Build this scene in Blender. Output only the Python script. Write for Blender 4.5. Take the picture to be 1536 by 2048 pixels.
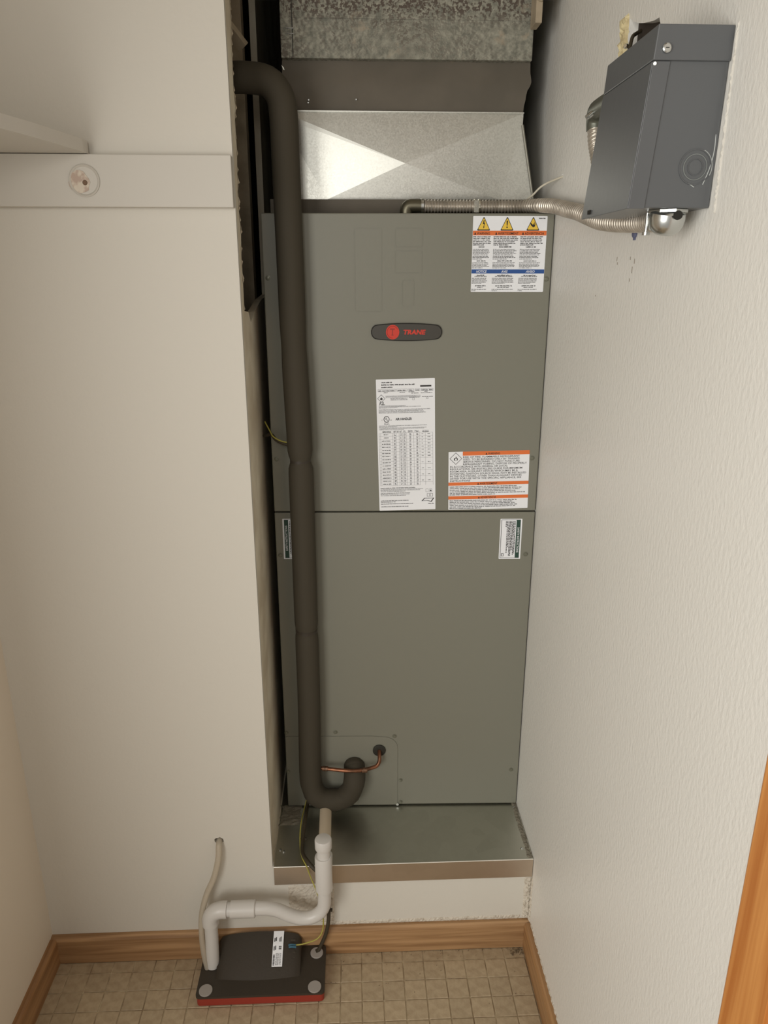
import bpy, bmesh, math, random
from mathutils import Vector, Matrix
random.seed(7)
PI = math.pi
for o in list(bpy.data.objects): bpy.data.objects.remove(o)
C = bpy.context.scene.collection
sc = bpy.context.scene

# ---------------- camera, world, lights, exposure ----------------
cd = bpy.data.cameras.new('camera'); cam = bpy.data.objects.new('camera', cd); C.objects.link(cam)
F, PITCH, YAW, ROLL = 1479.2, 0.3101, 0.0427, 0.0006
cd.sensor_fit = 'VERTICAL'; cd.sensor_height = 36.0; cd.lens = F / 2048 * 36.0
cd.clip_start = 0.02
fw = Vector((math.sin(YAW)*math.cos(PITCH), math.cos(YAW)*math.cos(PITCH), -math.sin(PITCH)))
rt = fw.cross(Vector((0, 0, 1))).normalized(); up = rt.cross(fw)
r2 = math.cos(ROLL)*rt + math.sin(ROLL)*up; u2 = -math.sin(ROLL)*rt + math.cos(ROLL)*up
M = Matrix((r2, u2, -fw)).transposed().to_4x4(); M.translation = Vector((-0.3776, -1.2769, 1.4303))
cam.matrix_world = M
sc.camera = cam
w = bpy.data.worlds.new('room_light'); sc.world = w; w.use_nodes = True
w.node_tree.nodes['Background'].inputs[0].default_value = (0.97, 0.92, 0.84, 1)
w.node_tree.nodes['Background'].inputs[1].default_value = 0.42

def area(name, loc, target, sx, sy, power, col, spread=180):
    l = bpy.data.lights.new(name, 'AREA'); l.shape = 'RECTANGLE'; l.size = sx; l.size_y = sy
    l.energy = power; l.color = col; l.spread = math.radians(spread)
    o = bpy.data.objects.new(name, l); C.objects.link(o); o.location = loc
    o.rotation_euler = (Vector(target) - Vector(loc)).to_track_quat('-Z', 'Y').to_euler()
    return o
area('window_light', (-1.62, -2.10, 1.12), (-0.2, 0, 1.0), 1.2, 1.2, 34, (1.0, 0.975, 0.92))
area('lamp_light', (-0.52, -1.38, 1.72), (-0.34, 0, 1.15), 0.22, 0.22, 2.2, (1.0, 0.975, 0.92))
sc.view_settings.view_transform = 'Standard'; sc.view_settings.look = 'None'
sc.view_settings.gamma = 1; sc.view_settings.use_curve_mapping = False
sc.view_settings.exposure = 0.0

# ---------------- materials ----------------
def lin(c):
    return tuple((x/12.92 if x <= .04045 else ((x+.055)/1.055)**2.4) for x in [v/255 for v in c])
def mat(name, rgb, rough=.6, metal=0.0, bump=0.0, bscale=60, stretch=(1, 1, 1), var=0.0, vscale=8, rgb2=None,
        spec=.5, vdetail=4, thr=None, trans=0, rand=0, bdist=.002, ior=1.45):
    m = bpy.data.materials.new(name); m.use_nodes = True; nt = m.node_tree; N = nt.nodes; L = nt.links
    b = N['Principled BSDF']; b.inputs['Roughness'].default_value = rough; b.inputs['Metallic'].default_value = metal
    b.inputs['Specular IOR Level'].default_value = spec; b.inputs['IOR'].default_value = ior
    if trans: b.inputs['Transmission Weight'].default_value = trans
    c = lin(rgb) + (1,); b.inputs['Base Color'].default_value = c
    tc = N.new('ShaderNodeTexCoord'); mp = N.new('ShaderNodeMapping'); L.new(tc.outputs['Object'], mp.inputs[0])
    mp.inputs['Scale'].default_value = stretch
    out = None
    if rgb2 is not None:
        n = N.new('ShaderNodeTexNoise'); n.inputs['Scale'].default_value = vscale; n.inputs['Detail'].default_value = vdetail
        L.new(mp.outputs[0], n.inputs[0])
        cr = N.new('ShaderNodeValToRGB'); a, z = thr or (.35, .65)
        cr.color_ramp.elements[0].position = a; cr.color_ramp.elements[1].position = z
        cr.color_ramp.elements[0].color = c; cr.color_ramp.elements[1].color = lin(rgb2) + (1,)
        L.new(n.outputs[0], cr.inputs[0]); out = cr.outputs[0]
    if rand:
        oi = N.new('ShaderNodeObjectInfo'); hs = N.new('ShaderNodeHueSaturation'); mr = N.new('ShaderNodeMapRange')
        mr.inputs[3].default_value = 1-rand; mr.inputs[4].default_value = 1+rand
        L.new(oi.outputs['Random'], mr.inputs[0]); L.new(mr.outputs[0], hs.inputs['Value'])
        if out: L.new(out, hs.inputs['Color'])
        else: hs.inputs['Color'].default_value = c
        out = hs.outputs[0]
    if out: L.new(out, b.inputs['Base Color'])
    if bump:
        n2 = N.new('ShaderNodeTexNoise'); n2.inputs['Scale'].default_value = bscale; n2.inputs['Detail'].default_value = 3
        L.new(mp.outputs[0], n2.inputs[0])
        bp = N.new('ShaderNodeBump'); bp.inputs['Strength'].default_value = bump; bp.inputs['Distance'].default_value = bdist
        L.new(n2.outputs[0], bp.inputs['Height']); L.new(bp.outputs[0], b.inputs['Normal'])
    return m

def galv(name, rgb, rgb2, rough, scale=90, metal=1.0, rv=.16):
    m = mat(name, rgb, rough, metal); nt = m.node_tree; N = nt.nodes; L = nt.links; b = N['Principled BSDF']
    tc = N.new('ShaderNodeTexCoord'); v = N.new('ShaderNodeTexVoronoi'); v.inputs['Scale'].default_value = scale
    n = N.new('ShaderNodeTexNoise'); n.inputs['Scale'].default_value = scale*2.2; n.inputs['Detail'].default_value = 5
    L.new(tc.outputs['Object'], v.inputs['Vector']); L.new(tc.outputs['Object'], n.inputs[0])
    bw = N.new('ShaderNodeRGBToBW'); L.new(v.outputs['Color'], bw.inputs[0])
    ad = N.new('ShaderNodeMix'); ad.data_type = 'FLOAT'; ad.inputs[0].default_value = .5
    L.new(bw.outputs[0], ad.inputs[2]); L.new(n.outputs[0], ad.inputs[3])
    cr = N.new('ShaderNodeValToRGB'); cr.color_ramp.elements[0].position = .3; cr.color_ramp.elements[1].position = .7
    cr.color_ramp.elements[0].color = lin(rgb)+(1,); cr.color_ramp.elements[1].color = lin(rgb2)+(1,)
    L.new(ad.outputs[0], cr.inputs[0]); L.new(cr.outputs[0], b.inputs['Base Color'])
    mr = N.new('ShaderNodeMapRange'); mr.inputs[3].default_value = rough-rv*.4; mr.inputs[4].default_value = rough+rv*.6
    L.new(ad.outputs[0], mr.inputs[0]); L.new(mr.outputs[0], b.inputs['Roughness'])
    return m

def oak(name, c1, c2, axis='X'):
    m = mat(name, c1, .42); nt = m.node_tree; N = nt.nodes; L = nt.links; b = N['Principled BSDF']
    tc = N.new('ShaderNodeTexCoord'); mp = N.new('ShaderNodeMapping'); L.new(tc.outputs['Object'], mp.inputs[0])
    mp.inputs['Scale'].default_value = {'X': (1.2, 30, 30), 'Y': (30, 1.2, 30), 'Z': (26, 26, .9)}[axis]
    n = N.new('ShaderNodeTexNoise'); n.inputs['Scale'].default_value = 2.4; n.inputs['Detail'].default_value = 6
    n.inputs['Distortion'].default_value = .5
    L.new(mp.outputs[0], n.inputs[0])
    cr = N.new('ShaderNodeValToRGB'); cr.color_ramp.elements[0].position = .36; cr.color_ramp.elements[1].position = .62
    cr.color_ramp.elements[0].color = lin(c1)+(1,); cr.color_ramp.elements[1].color = lin(c2)+(1,)
    L.new(n.outputs[0], cr.inputs[0]); L.new(cr.outputs[0], b.inputs['Base Color'])
    bp = N.new('ShaderNodeBump'); bp.inputs['Strength'].default_value = .15; bp.inputs['Distance'].default_value = .001
    L.new(n.outputs[0], bp.inputs['Height']); L.new(bp.outputs[0], b.inputs['Normal'])
    return m

WALLB = mat('wall_paint_back', (212, 208, 198), .55, bump=.18, bscale=120)
WALLR = mat('wall_paint_right', (228, 226, 220), .42, bump=.5, bscale=165, stretch=(1, 1.15, .6), bdist=.0017)
WALLL = mat('wall_paint_left', (224, 214, 198), .55, bump=.12, bscale=90)
RAW = mat('bare_drywall', (224, 216, 196), .85, bump=.5, bscale=50, rgb2=(196, 184, 162), vscale=9)
TORN = mat('torn_drywall_edge', (190, 178, 156), .9, bump=1, bscale=180)
CREAM = mat('cream_plaster', (226, 214, 172), .85, bump=1, bscale=150, rgb2=(196, 180, 140), vscale=60)
CAULK = mat('rough_caulk', (208, 200, 186), .7, bump=1, bscale=260, rgb2=(176, 166, 150), vscale=110, thr=(.5, .72))
CLEAT = mat('painted_board', (203, 199, 190), .5, bump=.05, bscale=40)
CAVITY = mat('cavity_shade', (52, 44, 36), .95)  # dark colour stands in for the shade inside the cavities and niche
STUD = mat('stud_wood', (170, 156, 134), .8, bump=.3, bscale=80, rgb2=(140, 128, 108), vscale=20)
OAKX = oak('oak_back', (142, 107, 72), (178, 141, 101), 'X')
OAKY = oak('oak_side', (138, 100, 64), (170, 130, 88), 'Y')
OAKZ = oak('oak_casing', (182, 112, 52), (214, 150, 84), 'Z')
TILE = mat('floor_tile', (160, 141, 114), .5, bump=.3, bscale=160, rgb2=(178, 160, 132), vscale=60, rand=.06, thr=(.3, .6))
GROUT = mat('grout', (142, 122, 96), .85, bump=.6, bscale=300, rgb2=(198, 182, 152), vscale=30)
CAB = mat('cabinet_paint', (127, 126, 114), .42, bump=.10, bscale=500, bdist=.0006)
SCREWM = mat('painted_screw', (118, 118, 104), .35, .3)
BLACKF = mat('black_foam', (64, 58, 46), .8, bump=.25, bscale=60)
BLACKP = mat('black_plastic', (56, 49, 40), .55, bump=.15, bscale=200)
RED = mat('red_plastic', (146, 52, 38), .5)
COPPER = mat('copper_tube', (168, 112, 84), .4, .85, rgb2=(104, 74, 56), vscale=40)
PVC = mat('white_pvc', (206, 203, 198), .33, bump=.05, bscale=60)
PVCD = mat('dirty_pvc', (206, 190, 166), .45)
RUBBER = mat('rubber_grommet', (40, 38, 30), .7)
GALV = galv('new_galvanized', (204, 204, 197), (218, 218, 211), .38, 420)
PANM = galv('pan_galvanized', (206, 206, 196), (212, 212, 202), .36, 30, rv=.05)
CONDM = mat('conduit_steel', (200, 192, 180), .34, .6, rgb2=(176, 168, 156), vscale=40)
ZINC = mat('zinc_fitting', (204, 206, 204), .26, 1.0, bump=.1, bscale=60)
CANVAS = mat('canvas_connector', (104, 97, 86), .7, bump=.3, bscale=30, rgb2=(94, 88, 78), vscale=10)
BOXM = mat('box_paint', (90, 92, 94), .34, bump=.06, bscale=90)
SCRATCH = mat('scratched_paint', (176, 180, 178), .4)
SEAMD = mat('dark_joint', (34, 32, 28), .8)
LABEL = mat('label_paper', (240, 242, 246), .45)
INK = mat('black_ink', (38, 34, 32), .6)
INKG = mat('grey_ink', (104, 104, 106), .6)
ORANGE = mat('orange_ink', (228, 118, 60), .5)
YELLOW = mat('yellow_ink', (238, 200, 76), .5)
BLUE = mat('blue_ink', (44, 84, 150), .5)
GREEN = mat('green_ink', (44, 72, 62), .5)
BADGE = mat('badge_plastic', (66, 63, 57), .4)
LOGO = mat('logo_red', (206, 58, 40), .45)
YWIRE = mat('yellow_wire', (172, 164, 78), .5)
BWIRE = mat('blue_connector', (60, 104, 124), .5)
WWIRE = mat('white_wire', (214, 208, 190), .5)
BCABLE = mat('dark_cable', (62, 54, 40), .6)
PAD = mat('grey_felt_pad', (158, 152, 146), .85)
VINYL = mat('clear_vinyl', (216, 206, 188), .28, trans=.5, ior=1.25)
ANCH = mat('blue_anchor', (96, 100, 128), .5)
DUST = mat('dirt', (112, 96, 74), .9)

def oldduct():
    m = mat('stained_duct', (150, 148, 136), .72, .25); nt = m.node_tree; N = nt.nodes; L = nt.links; b = N['Principled BSDF']
    tc = N.new('ShaderNodeTexCoord')
    def noise(s, d, r=.6, off=0):
        n = N.new('ShaderNodeTexNoise'); n.inputs['Scale'].default_value = s; n.inputs['Detail'].default_value = d
        n.inputs['Roughness'].default_value = r
        mp = N.new('ShaderNodeMapping'); mp.inputs['Location'].default_value = (off, 0, off)
        L.new(tc.outputs['Object'], mp.inputs[0]); L.new(mp.outputs[0], n.inputs[0]); return n.outputs[0]
    def ramp(s, a, z, c1, c2):
        cr = N.new('ShaderNodeValToRGB'); cr.color_ramp.elements[0].position = a; cr.color_ramp.elements[1].position = z
        cr.color_ramp.elements[0].color = c1; cr.color_ramp.elements[1].color = c2; L.new(s, cr.inputs[0]); return cr.outputs[0]
    base = ramp(noise(90, 7, .7), .36, .64, lin((116, 116, 106))+(1,), lin((166, 164, 150))+(1,))
    sep = N.new('ShaderNodeSeparateXYZ'); L.new(tc.outputs['Object'], sep.inputs[0])
    # the blotches lie thickest on the old upper sheet of the duct
    hz = ramp(sep.outputs[2], .045, .075, (0, 0, 0, 1), (1, 1, 1, 1))
    spots = ramp(noise(185, 4, .6), .48, .55, (0, 0, 0, 1), (1, 1, 1, 1))
    mask = ramp(noise(11, 3, .5, 3), .42, .62, (0, 0, 0, 1), (1, 1, 1, 1))
    ad = N.new('ShaderNodeMath'); ad.operation = 'MAXIMUM'
    m2 = N.new('ShaderNodeMath'); m2.operation = 'MULTIPLY'; m2.inputs[1].default_value = .8
    L.new(mask, m2.inputs[0]); L.new(m2.outputs[0], ad.inputs[0]); L.new(hz, ad.inputs[1])
    m3 = N.new('ShaderNodeMath'); m3.operation = 'MULTIPLY'; L.new(spots, m3.inputs[0]); L.new(ad.outputs[0], m3.inputs[1])
    mx = N.new('ShaderNodeMix'); mx.data_type = 'RGBA'
    L.new(m3.outputs[0], mx.inputs[0]); L.new(base, mx.inputs[6]); mx.inputs[7].default_value = lin((92, 82, 74))+(1,)
    pk = ramp(noise(17, 5, .6, 9), .60, .70, (0, 0, 0, 1), (1, 1, 1, 1))
    mx2 = N.new('ShaderNodeMix'); mx2.data_type = 'RGBA'
    L.new(pk, mx2.inputs[0]); L.new(mx.outputs[2], mx2.inputs[6]); mx2.inputs[7].default_value = lin((170, 156, 136))+(1,)
    L.new(mx2.outputs[2], b.inputs['Base Color'])
    return m
OLDD = oldduct()

# ---------------- geometry helpers ----------------
def BM(): return bmesh.new()
def add_box(bm, x0, x1, y0, y1, z0, z1, bev=0, seg=2):
    r = bmesh.ops.create_cube(bm, size=1)
    vs = r['verts']
    for v in vs:
        v.co = Vector((x0 + (v.co.x+.5)*(x1-x0), y0 + (v.co.y+.5)*(y1-y0), z0 + (v.co.z+.5)*(z1-z0)))
    if bev:
        es = list({e for v in vs for e in v.link_edges})
        bmesh.ops.bevel(bm, geom=es, offset=bev, segments=seg, affect='EDGES', profile=.5)
def box_bm(*a, **k): b = BM(); add_box(b, *a, **k); return b
def add_cyl(bm, p0, p1, r0, r1=None, n=24, caps=True):
    r1 = r0 if r1 is None else r1
    p0 = Vector(p0); p1 = Vector(p1); d = p1-p0
    q = d.to_track_quat('Z', 'Y').to_matrix().to_4x4(); q.translation = (p0+p1)/2
    bmesh.ops.create_cone(bm, cap_ends=caps, segments=n, radius1=r0, radius2=r1, depth=d.length, matrix=q)
def spline(pts, step):
    P = [Vector(p) for p in pts]; P = [2*P[0]-P[1]] + P + [2*P[-1]-P[-2]]; out = []
    for i in range(1, len(P)-2):
        n = max(2, int((P[i+1]-P[i]).length/step))
        for k in range(n):
            t = k/n; a, b, c, d = P[i-1], P[i], P[i+1], P[i+2]
            out.append(.5*((2*b)+(c-a)*t+(2*a-5*b+4*c-d)*t*t+(3*b-a-3*c+d)*t**3))
    out.append(P[-2]); return out
def add_tube(bm, pts, rad, n=16, step=.006, smooth=True, caps=True):
    path = spline(pts, step) if smooth else [Vector(p) for p in pts]
    tot = 0; acc = [0]
    for i in range(1, len(path)): tot += (path[i]-path[i-1]).length; acc.append(tot)
    T = [(path[min(i+1, len(path)-1)]-path[max(i-1, 0)]).normalized() for i in range(len(path))]
    ref = Vector((1, 0, 0)) if abs(T[0].x) < .8 else Vector((0, 1, 0))
    nrm = (ref - T[0]*ref.dot(T[0])).normalized(); rings = []
    for i, p in enumerate(path):
        nrm = (nrm - T[i]*nrm.dot(T[i])).normalized(); bi = T[i].cross(nrm)
        r = rad(acc[i], tot, p) if callable(rad) else rad
        rings.append([bm.verts.new(p + r*(math.cos(2*PI*k/n)*nrm + math.sin(2*PI*k/n)*bi)) for k in range(n)])
    for a, b in zip(rings, rings[1:]):
        for k in range(n): bm.faces.new((a[k], a[(k+1) % n], b[(k+1) % n], b[k]))
    if caps: bm.faces.new(rings[0][::-1]); bm.faces.new(rings[-1])
def tube_bm(*a, **k): b = BM(); add_tube(b, *a, **k); return b
def add_lathe(bm, prof, origin, axis, n=28):
    axis = Vector(axis).normalized(); q = axis.to_track_quat('Z', 'Y').to_matrix(); o = Vector(origin); rings = []
    for r, h in prof:
        rings.append([bm.verts.new(o + q @ Vector((max(r, 1e-5)*math.cos(2*PI*k/n), max(r, 1e-5)*math.sin(2*PI*k/n), h))) for k in range(n)])
    for a, b in zip(rings, rings[1:]):
        for k in range(n): bm.faces.new((a[k], a[(k+1) % n], b[(k+1) % n], b[k]))
    bm.faces.new(rings[0][::-1]); bm.faces.new(rings[-1])
def obj(name, bm, m, parent=None, smooth=False, loc=None, auto=True):
    """one mesh object; its verts are given in the parent's frame (or the world's)"""
    bmesh.ops.recalc_face_normals(bm, faces=bm.faces)
    me = bpy.data.meshes.new(name)
    if loc is not None: bmesh.ops.translate(bm, verts=bm.verts, vec=-Vector(loc))
    bm.to_mesh(me); bm.free(); me.materials.append(m)
    if smooth:
        for p in me.polygons: p.use_smooth = True
        try: me.set_sharp_from_angle(angle=math.radians(38))
        except Exception: pass
    o = bpy.data.objects.new(name, me); C.objects.link(o)
    if loc is not None: o.location = loc
    if parent is not None: o.parent = parent
    return o
def tag(o, label=None, cat=None, group=None, kind=None):
    if label: o['label'] = label
    if cat: o['category'] = cat
    if group: o['group'] = group
    if kind: o['kind'] = kind
    return o
def thing(name, label, cat, loc=(0, 0, 0), rotz=0, group=None):
    o = bpy.data.objects.new(name, None); C.objects.link(o); o.location = loc; o.rotation_euler = (0, 0, rotz)
    o.empty_display_size = .05
    return tag(o, label, cat, group)
def child(name, bm, m, root, smooth=False):
    """a part whose verts are given in world coordinates, root unrotated; origin at the root"""
    bmesh.ops.translate(bm, verts=bm.verts, vec=-Vector(root.location))
    return obj(name, bm, m, root, smooth)
def struct(name, bm, m, smooth=False, label=None):
    return tag(obj(name, bm, m, None, smooth), label=label, kind='structure')
def slab(outer, holes, tomap, thick, jn=True):
    """flat slab with holes: 2-D loops, tomap(u, v, w) -> 3-D, w runs 0..thick"""
    bm = BM(); es = []
    for loop in [outer] + holes:
        vs = [bm.verts.new(tomap(u, v, 0)) for u, v in loop]
        es += [bm.edges.new((vs[i], vs[(i+1) % len(vs)])) for i in range(len(vs))]
    r = bmesh.ops.triangle_fill(bm, use_beauty=True, use_dissolve=False, edges=es)
    fs = [f for f in r['geom'] if isinstance(f, bmesh.types.BMFace)]
    e = bmesh.ops.extrude_face_region(bm, geom=fs)
    d = Vector(tomap(0, 0, thick)) - Vector(tomap(0, 0, 0))
    bmesh.ops.translate(bm, verts=[v for v in e['geom'] if isinstance(v, bmesh.types.BMVert)], vec=d)
    return bm
def blob(cu, cv, ru, rv, n=14, jit=.2, seed=1):
    rr = random.Random(seed)
    return [(cu + ru*math.cos(2*PI*k/n)*(1+rr.uniform(-jit, jit)), cv + rv*math.sin(2*PI*k/n)*(1+rr.uniform(-jit, jit))) for k in range(n)]
def grid_rough(bm, p0, du, dv, nu, nv, nrm, amp, seed):
    """rough lumpy strip: outer rim on the surface, inner verts pushed out"""
    rr = random.Random(seed); p0 = Vector(p0); du = Vector(du); dv = Vector(dv); nrm = Vector(nrm); G = []
    for i in range(nu+1):
        row = []
        for j in range(nv+1):
            edge = i in (0, nu) or j in (0, nv)
            a = -.0006 if edge else rr.uniform(.15, 1)*amp
            ja = rr.uniform(-.35, .35)
            row.append(bm.verts.new(p0 + du*(i/nu) + dv*((j + (ja if j in (0, nv) else ja*.5))/nv) + nrm*a))
        G.append(row)
    for i in range(nu):
        for j in range(nv): bm.faces.new((G[i][j], G[i+1][j], G[i+1][j+1], G[i][j+1]))

# ---------------- the room shell ----------------
XL, XW = -0.56, -1.042           # niche's left side, closet's left wall
PZ, PL = 0.2334, 0.1874          # drain pan top and lip bottom
BH, BT = 0.0686, 0.013           # baseboard height, thickness
TOP = 2.35
XZ = lambda u, v, w: (u, w, v)
tubehole = blob(-.6675, .304, .0095, .0075, 14, .18, 3)
back = [(XW-.1, 0), (0, 0), (0, PZ-.0016), (XL, PZ-.0016), (XL, TOP), (XW-.1, TOP)]
wb = struct('wall_back', slab(back, [tubehole], XZ, .0127), WALLB)
YZ = lambda u, v, w: (w, u, v)
# right wall with its two small holes
wirehole = blob(.142, 1.5985, .0045, .005, 10, .3, 5)
boxhole = [(-.147, 1.758), (-.146, 1.722), (-.150, 1.695), (-.20, 1.69), (-.26, 1.68), (-.268, 1.708), (-.255, 1.728),
           (-.238, 1.7295), (-.218, 1.7335), (-.200, 1.7375), (-.182, 1.7425), (-.165, 1.7485)]
wr = struct('wall_right', slab([(-.98, 0), (.95, 0), (.95, TOP), (-.98, TOP)], [wirehole, boxhole], YZ, .0127), WALLR)
struct('hole_backing', box_bm(.0129, .03, -1.0, .95, 0, TOP), CAVITY)  # dark sheet added behind the wall so its holes read black
wl = struct('wall_left', box_bm(XW-.1, XW, -.80, 0, 0, TOP), WALLL)  # unseen front end lengthened to darken the closet's left part
struct('ceiling', box_bm(XW-.1, .05, -.98, .95, TOP, TOP+.03), WALLL)
struct('trim_5', box_bm(XW-.1, 0, -.78, -.66, 2.08, TOP), WALLL)
# niche left side, with the big torn opening towards the pipe chase
jag = [(.062, TOP), (.0677, 1.8367), (.0699, 1.8172), (.0696, 1.7912), (.0617, 1.7843), (.0591, 1.7528), (.055, 1.717),
       (.0629, 1.6974), (.0699, 1.688), (.0502, 1.6663), (.0545, 1.6234), (.0427, 1.5811), (.0522, 1.5769), (.037, 1.5577),
       (.0445, 1.5444), (.0362, 1.5348), (.0446, 1.5168), (.0501, 1.5016), (.0389, 1.4604), (.0411, 1.4221), (.0386, 1.3717),
       (.0887, 1.3677), (.115, 1.348), (.1392, 1.3547), (.17, 1.3645), (.1978, 1.3682), (.2864, 1.3821), (.42, 1.39)]
nl = [(.0129, 0)] + [(.0129, TOP)] + jag + [(.43, TOP), (.95, TOP), (.95, 0)]
struct('wall_inner', slab(nl, [], lambda u, v, w: (XL-.0127+w, u, v), .0127), RAW)
torn = BM()
for i in range(1, 20):
    (a, b), (c, d) = jag[i], jag[i+1]
    n = 2
    for k in range(n):
        t = (k+random.random()*.8)/n; yy = a+(c-a)*t; zz = b+(d-b)*t
        v = [torn.verts.new((XL+random.uniform(.0002, .001), yy-.005, zz-.004)), torn.verts.new((XL+random.uniform(.0002, .001), yy-.004, zz+.006)),
             torn.verts.new((XL+random.uniform(.0004, .0022), yy+random.uniform(.0005, .003), zz+random.uniform(-.003, .004)))]
        torn.faces.new(v)
tag(obj('torn_paper', torn, TORN, bpy.data.objects['wall_inner']), kind='stuff')
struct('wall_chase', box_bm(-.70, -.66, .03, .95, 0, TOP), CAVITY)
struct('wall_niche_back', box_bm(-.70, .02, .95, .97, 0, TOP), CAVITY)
stud = BM(); add_box(stud, -.605, -.5735, .30, .335, 1.2, TOP, bev=.001)
tag(obj('stud', stud, STUD), 'pale wood stud inside the torn wall opening behind the black pipe', 'stud')
br = BM(); add_cyl(br, (-.64, .20, 1.905), (-.563, .235, 1.815), .012, n=4)
tag(obj('wood_brace', br, STUD), 'diagonal pale wood brace at the top of the torn wall opening', 'brace')
# raised floor of the niche
struct('trim_6', box_bm(XL, 0, .0129, .95, PZ-.03, PZ-.002), RAW)
# floor: mortar bed and small square tiles
struct('floor', box_bm(XW-.1, .012, -1.4, .0129, -.03, -.0018), GROUT)
fl = bpy.data.objects['floor']
PX, PY = .0449, .0443; X0, Y0 = -.0135, -.040
tm = []
for k in range(5):
    b = BM(); g = .0011
    add_box(b, -PX/2+g, PX/2-g, -PY/2+g, PY/2-g, -.0035, 0, bev=.0007, seg=1)
    for v in b.verts:
        if v.co.z > -.001: v.co.z += random.uniform(-.0002, .0002)
        v.co.x += random.uniform(-.0003, .0003); v.co.y += random.uniform(-.0003, .0003)
    me = bpy.data.meshes.new('floor_tile'); bmesh.ops.recalc_face_normals(b, faces=b.faces); b.to_mesh(me); b.free(); me.materials.append(TILE); tm.append(me)
for r in range(9):
    for c_ in range(23):
        o = bpy.data.objects.new('tile', tm[random.randrange(5)]); C.objects.link(o); o.parent = fl
        o.location = (X0 - (c_+.5)*PX, Y0 - (r+.5)*PY, random.uniform(-.0006, .0003)); o.rotation_euler = (random.uniform(-.004, .004), random.uniform(-.004, .004), random.choice((0, PI)) + random.uniform(-.008, .008))
far = BM()
for r in range(9, 27):
    for c_ in range(23): add_box(far, X0-(c_+1)*PX+.001, X0-c_*PX-.001, Y0-(r+1)*PY+.001, Y0-r*PY-.001, -.0035, 0)
tag(obj('tile_field', far, TILE, fl), kind='stuff')
strip = BM(); rr = random.Random(4)
for c_ in range(23):
    add_box(strip, X0-(c_+1)*PX+.001, X0-c_*PX-.001, Y0+.001, -.0135, -.0035, rr.uniform(-.0012, -.0004))
tag(obj('cut_tile_row', strip, TILE, fl), kind='stuff')
# baseboards with a rounded top edge
def baseboard(name, p0, p1, n, m):
    p0 = Vector(p0); p1 = Vector(p1); n = Vector(n); prof = [(0, 0), (BT, 0), (BT, BH-.008), (BT-.002, BH-.003), (BT-.006, BH), (0, BH)]
    bm = BM(); R = []
    for p in (p0, p1): R.append([bm.verts.new(p + n*a + Vector((0, 0, b))) for a, b in prof])
    for k in range(6): bm.faces.new((R[0][k], R[0][(k+1) % 6], R[1][(k+1) % 6], R[1][k]))
    bm.faces.new(R[0]); bm.faces.new(R[1][::-1]); return struct(name, bm, m)
bb = baseboard('baseboard_back', (XW, -.0001, 0), (-.0001, -.0001, 0), (0, -1, 0), OAKX)
baseboard('baseboard_right', (-.0001, -BT-.0003, 0), (-.0001, -.73, 0), (-1, 0, 0), OAKY)
baseboard('baseboard_left', (XW+.0001, -BT-.0003, 0), (XW+.0001, -.66, 0), (1, 0, 0), OAKY)
cs = BM(); add_box(cs, -.014, -.0001, -.80, -.7305, 0, 2.06, bev=.004); struct('trim_1', cs, OAKZ)
cs = BM(); add_box(cs, -.010, .012, -.985, -.8003, 0, 2.06, bev=.003); struct('trim_2', cs, OAKZ)
# rough plaster in the corner and above the boards
cb = BM()
grid_rough(cb, (-.0165, -.0002, BH+.001), (0, 0, PL-BH-.002), (.0165, 0, 0), 42, 4, (0, -1, 0), .0055, 1)
grid_rough(cb, (-.0002, -.012, .02), (0, 0, PL-.02), (0, .0125, 0), 46, 3, (-1, 0, 0), .004, 2)
tag(obj('caulk_bead', cb, CAULK, wb), 'rough lumpy caulk bead in the wall corner', kind='stuff')
cb = BM()
grid_rough(cb, (-.46, -.0002, BH-.001), (.44, 0, 0), (0, 0, .012), 120, 3, (0, -1, 0), .0022, 3)
grid_rough(cb, (-.53, -.0002, BH+.008), (.10, 0, 0), (0, 0, .105), 26, 22, (0, -1, 0), .0016, 4)
tag(obj('plaster_splatter', cb, CAULK, wb), 'rough plaster splatter above the baseboard', kind='stuff')
cb = BM(); grid_rough(cb, (-.0002, -.02, BH-.002), (0, -.25, 0), (0, 0, .010), 60, 3, (-1, 0, 0), .0022, 6)
tag(obj('plaster_splatter', cb, CAULK, wr), kind='stuff')
# small dark scuffs below the conduit
cb = BM(); rr = random.Random(31)
for y, z, h in ((-.183, 1.452, .008), (-.186, 1.446, .005), (-.236, 1.452, .006), (-.246, 1.437, .012), (-.252, 1.448, .009), (-.240, 1.424, .006), (-.10, 1.40, .003)):
    add_box(cb, -.0004, -.0001, y-.0004, y+.0004, z-h*.35, z+h*.35)
tag(obj('scuff_marks', cb, DUST, wr), 'small dark scuffs under the conduit', kind='stuff')
# cream patch of broken plaster by the hole over the electrical box
cb = BM(); grid_rough(cb, (-.0002, -.146, 1.690), (0, 0, .076), (0, .030, 0), 16, 6, (-1, 0, 0), .006, 8)
tag(obj('torn_plaster', cb, CREAM, wr), 'cream broken plaster strip above the grey box')
cb = BM(); grid_rough(cb, (-.0002, -.466, 1.49), (0, 0, .175), (0, -.003, 0), 60, 3, (-1, 0, 0), .0022, 9)
tag(obj('paint_ridge', cb, CLEAT, wr), 'ragged paint ridge along the grey box')
td = BM(); rr = random.Random(5)
loop = [(-.078, 1.93), (-.062, 1.8865), (-.050, 1.877), (-.0455, 1.876), (-.043, 1.8805), (-.036, 1.886), (-.026, 1.889), (-.014, 1.8865), (-.006, 1.890), (-.0005, 1.892), (-.0005, 1.93)]
tag(obj('torn_drywall', slab(loop, [], lambda u, v, w: (u, .175+w, v), .012), TORN, wr), 'ragged drywall edge above the duct')

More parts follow.
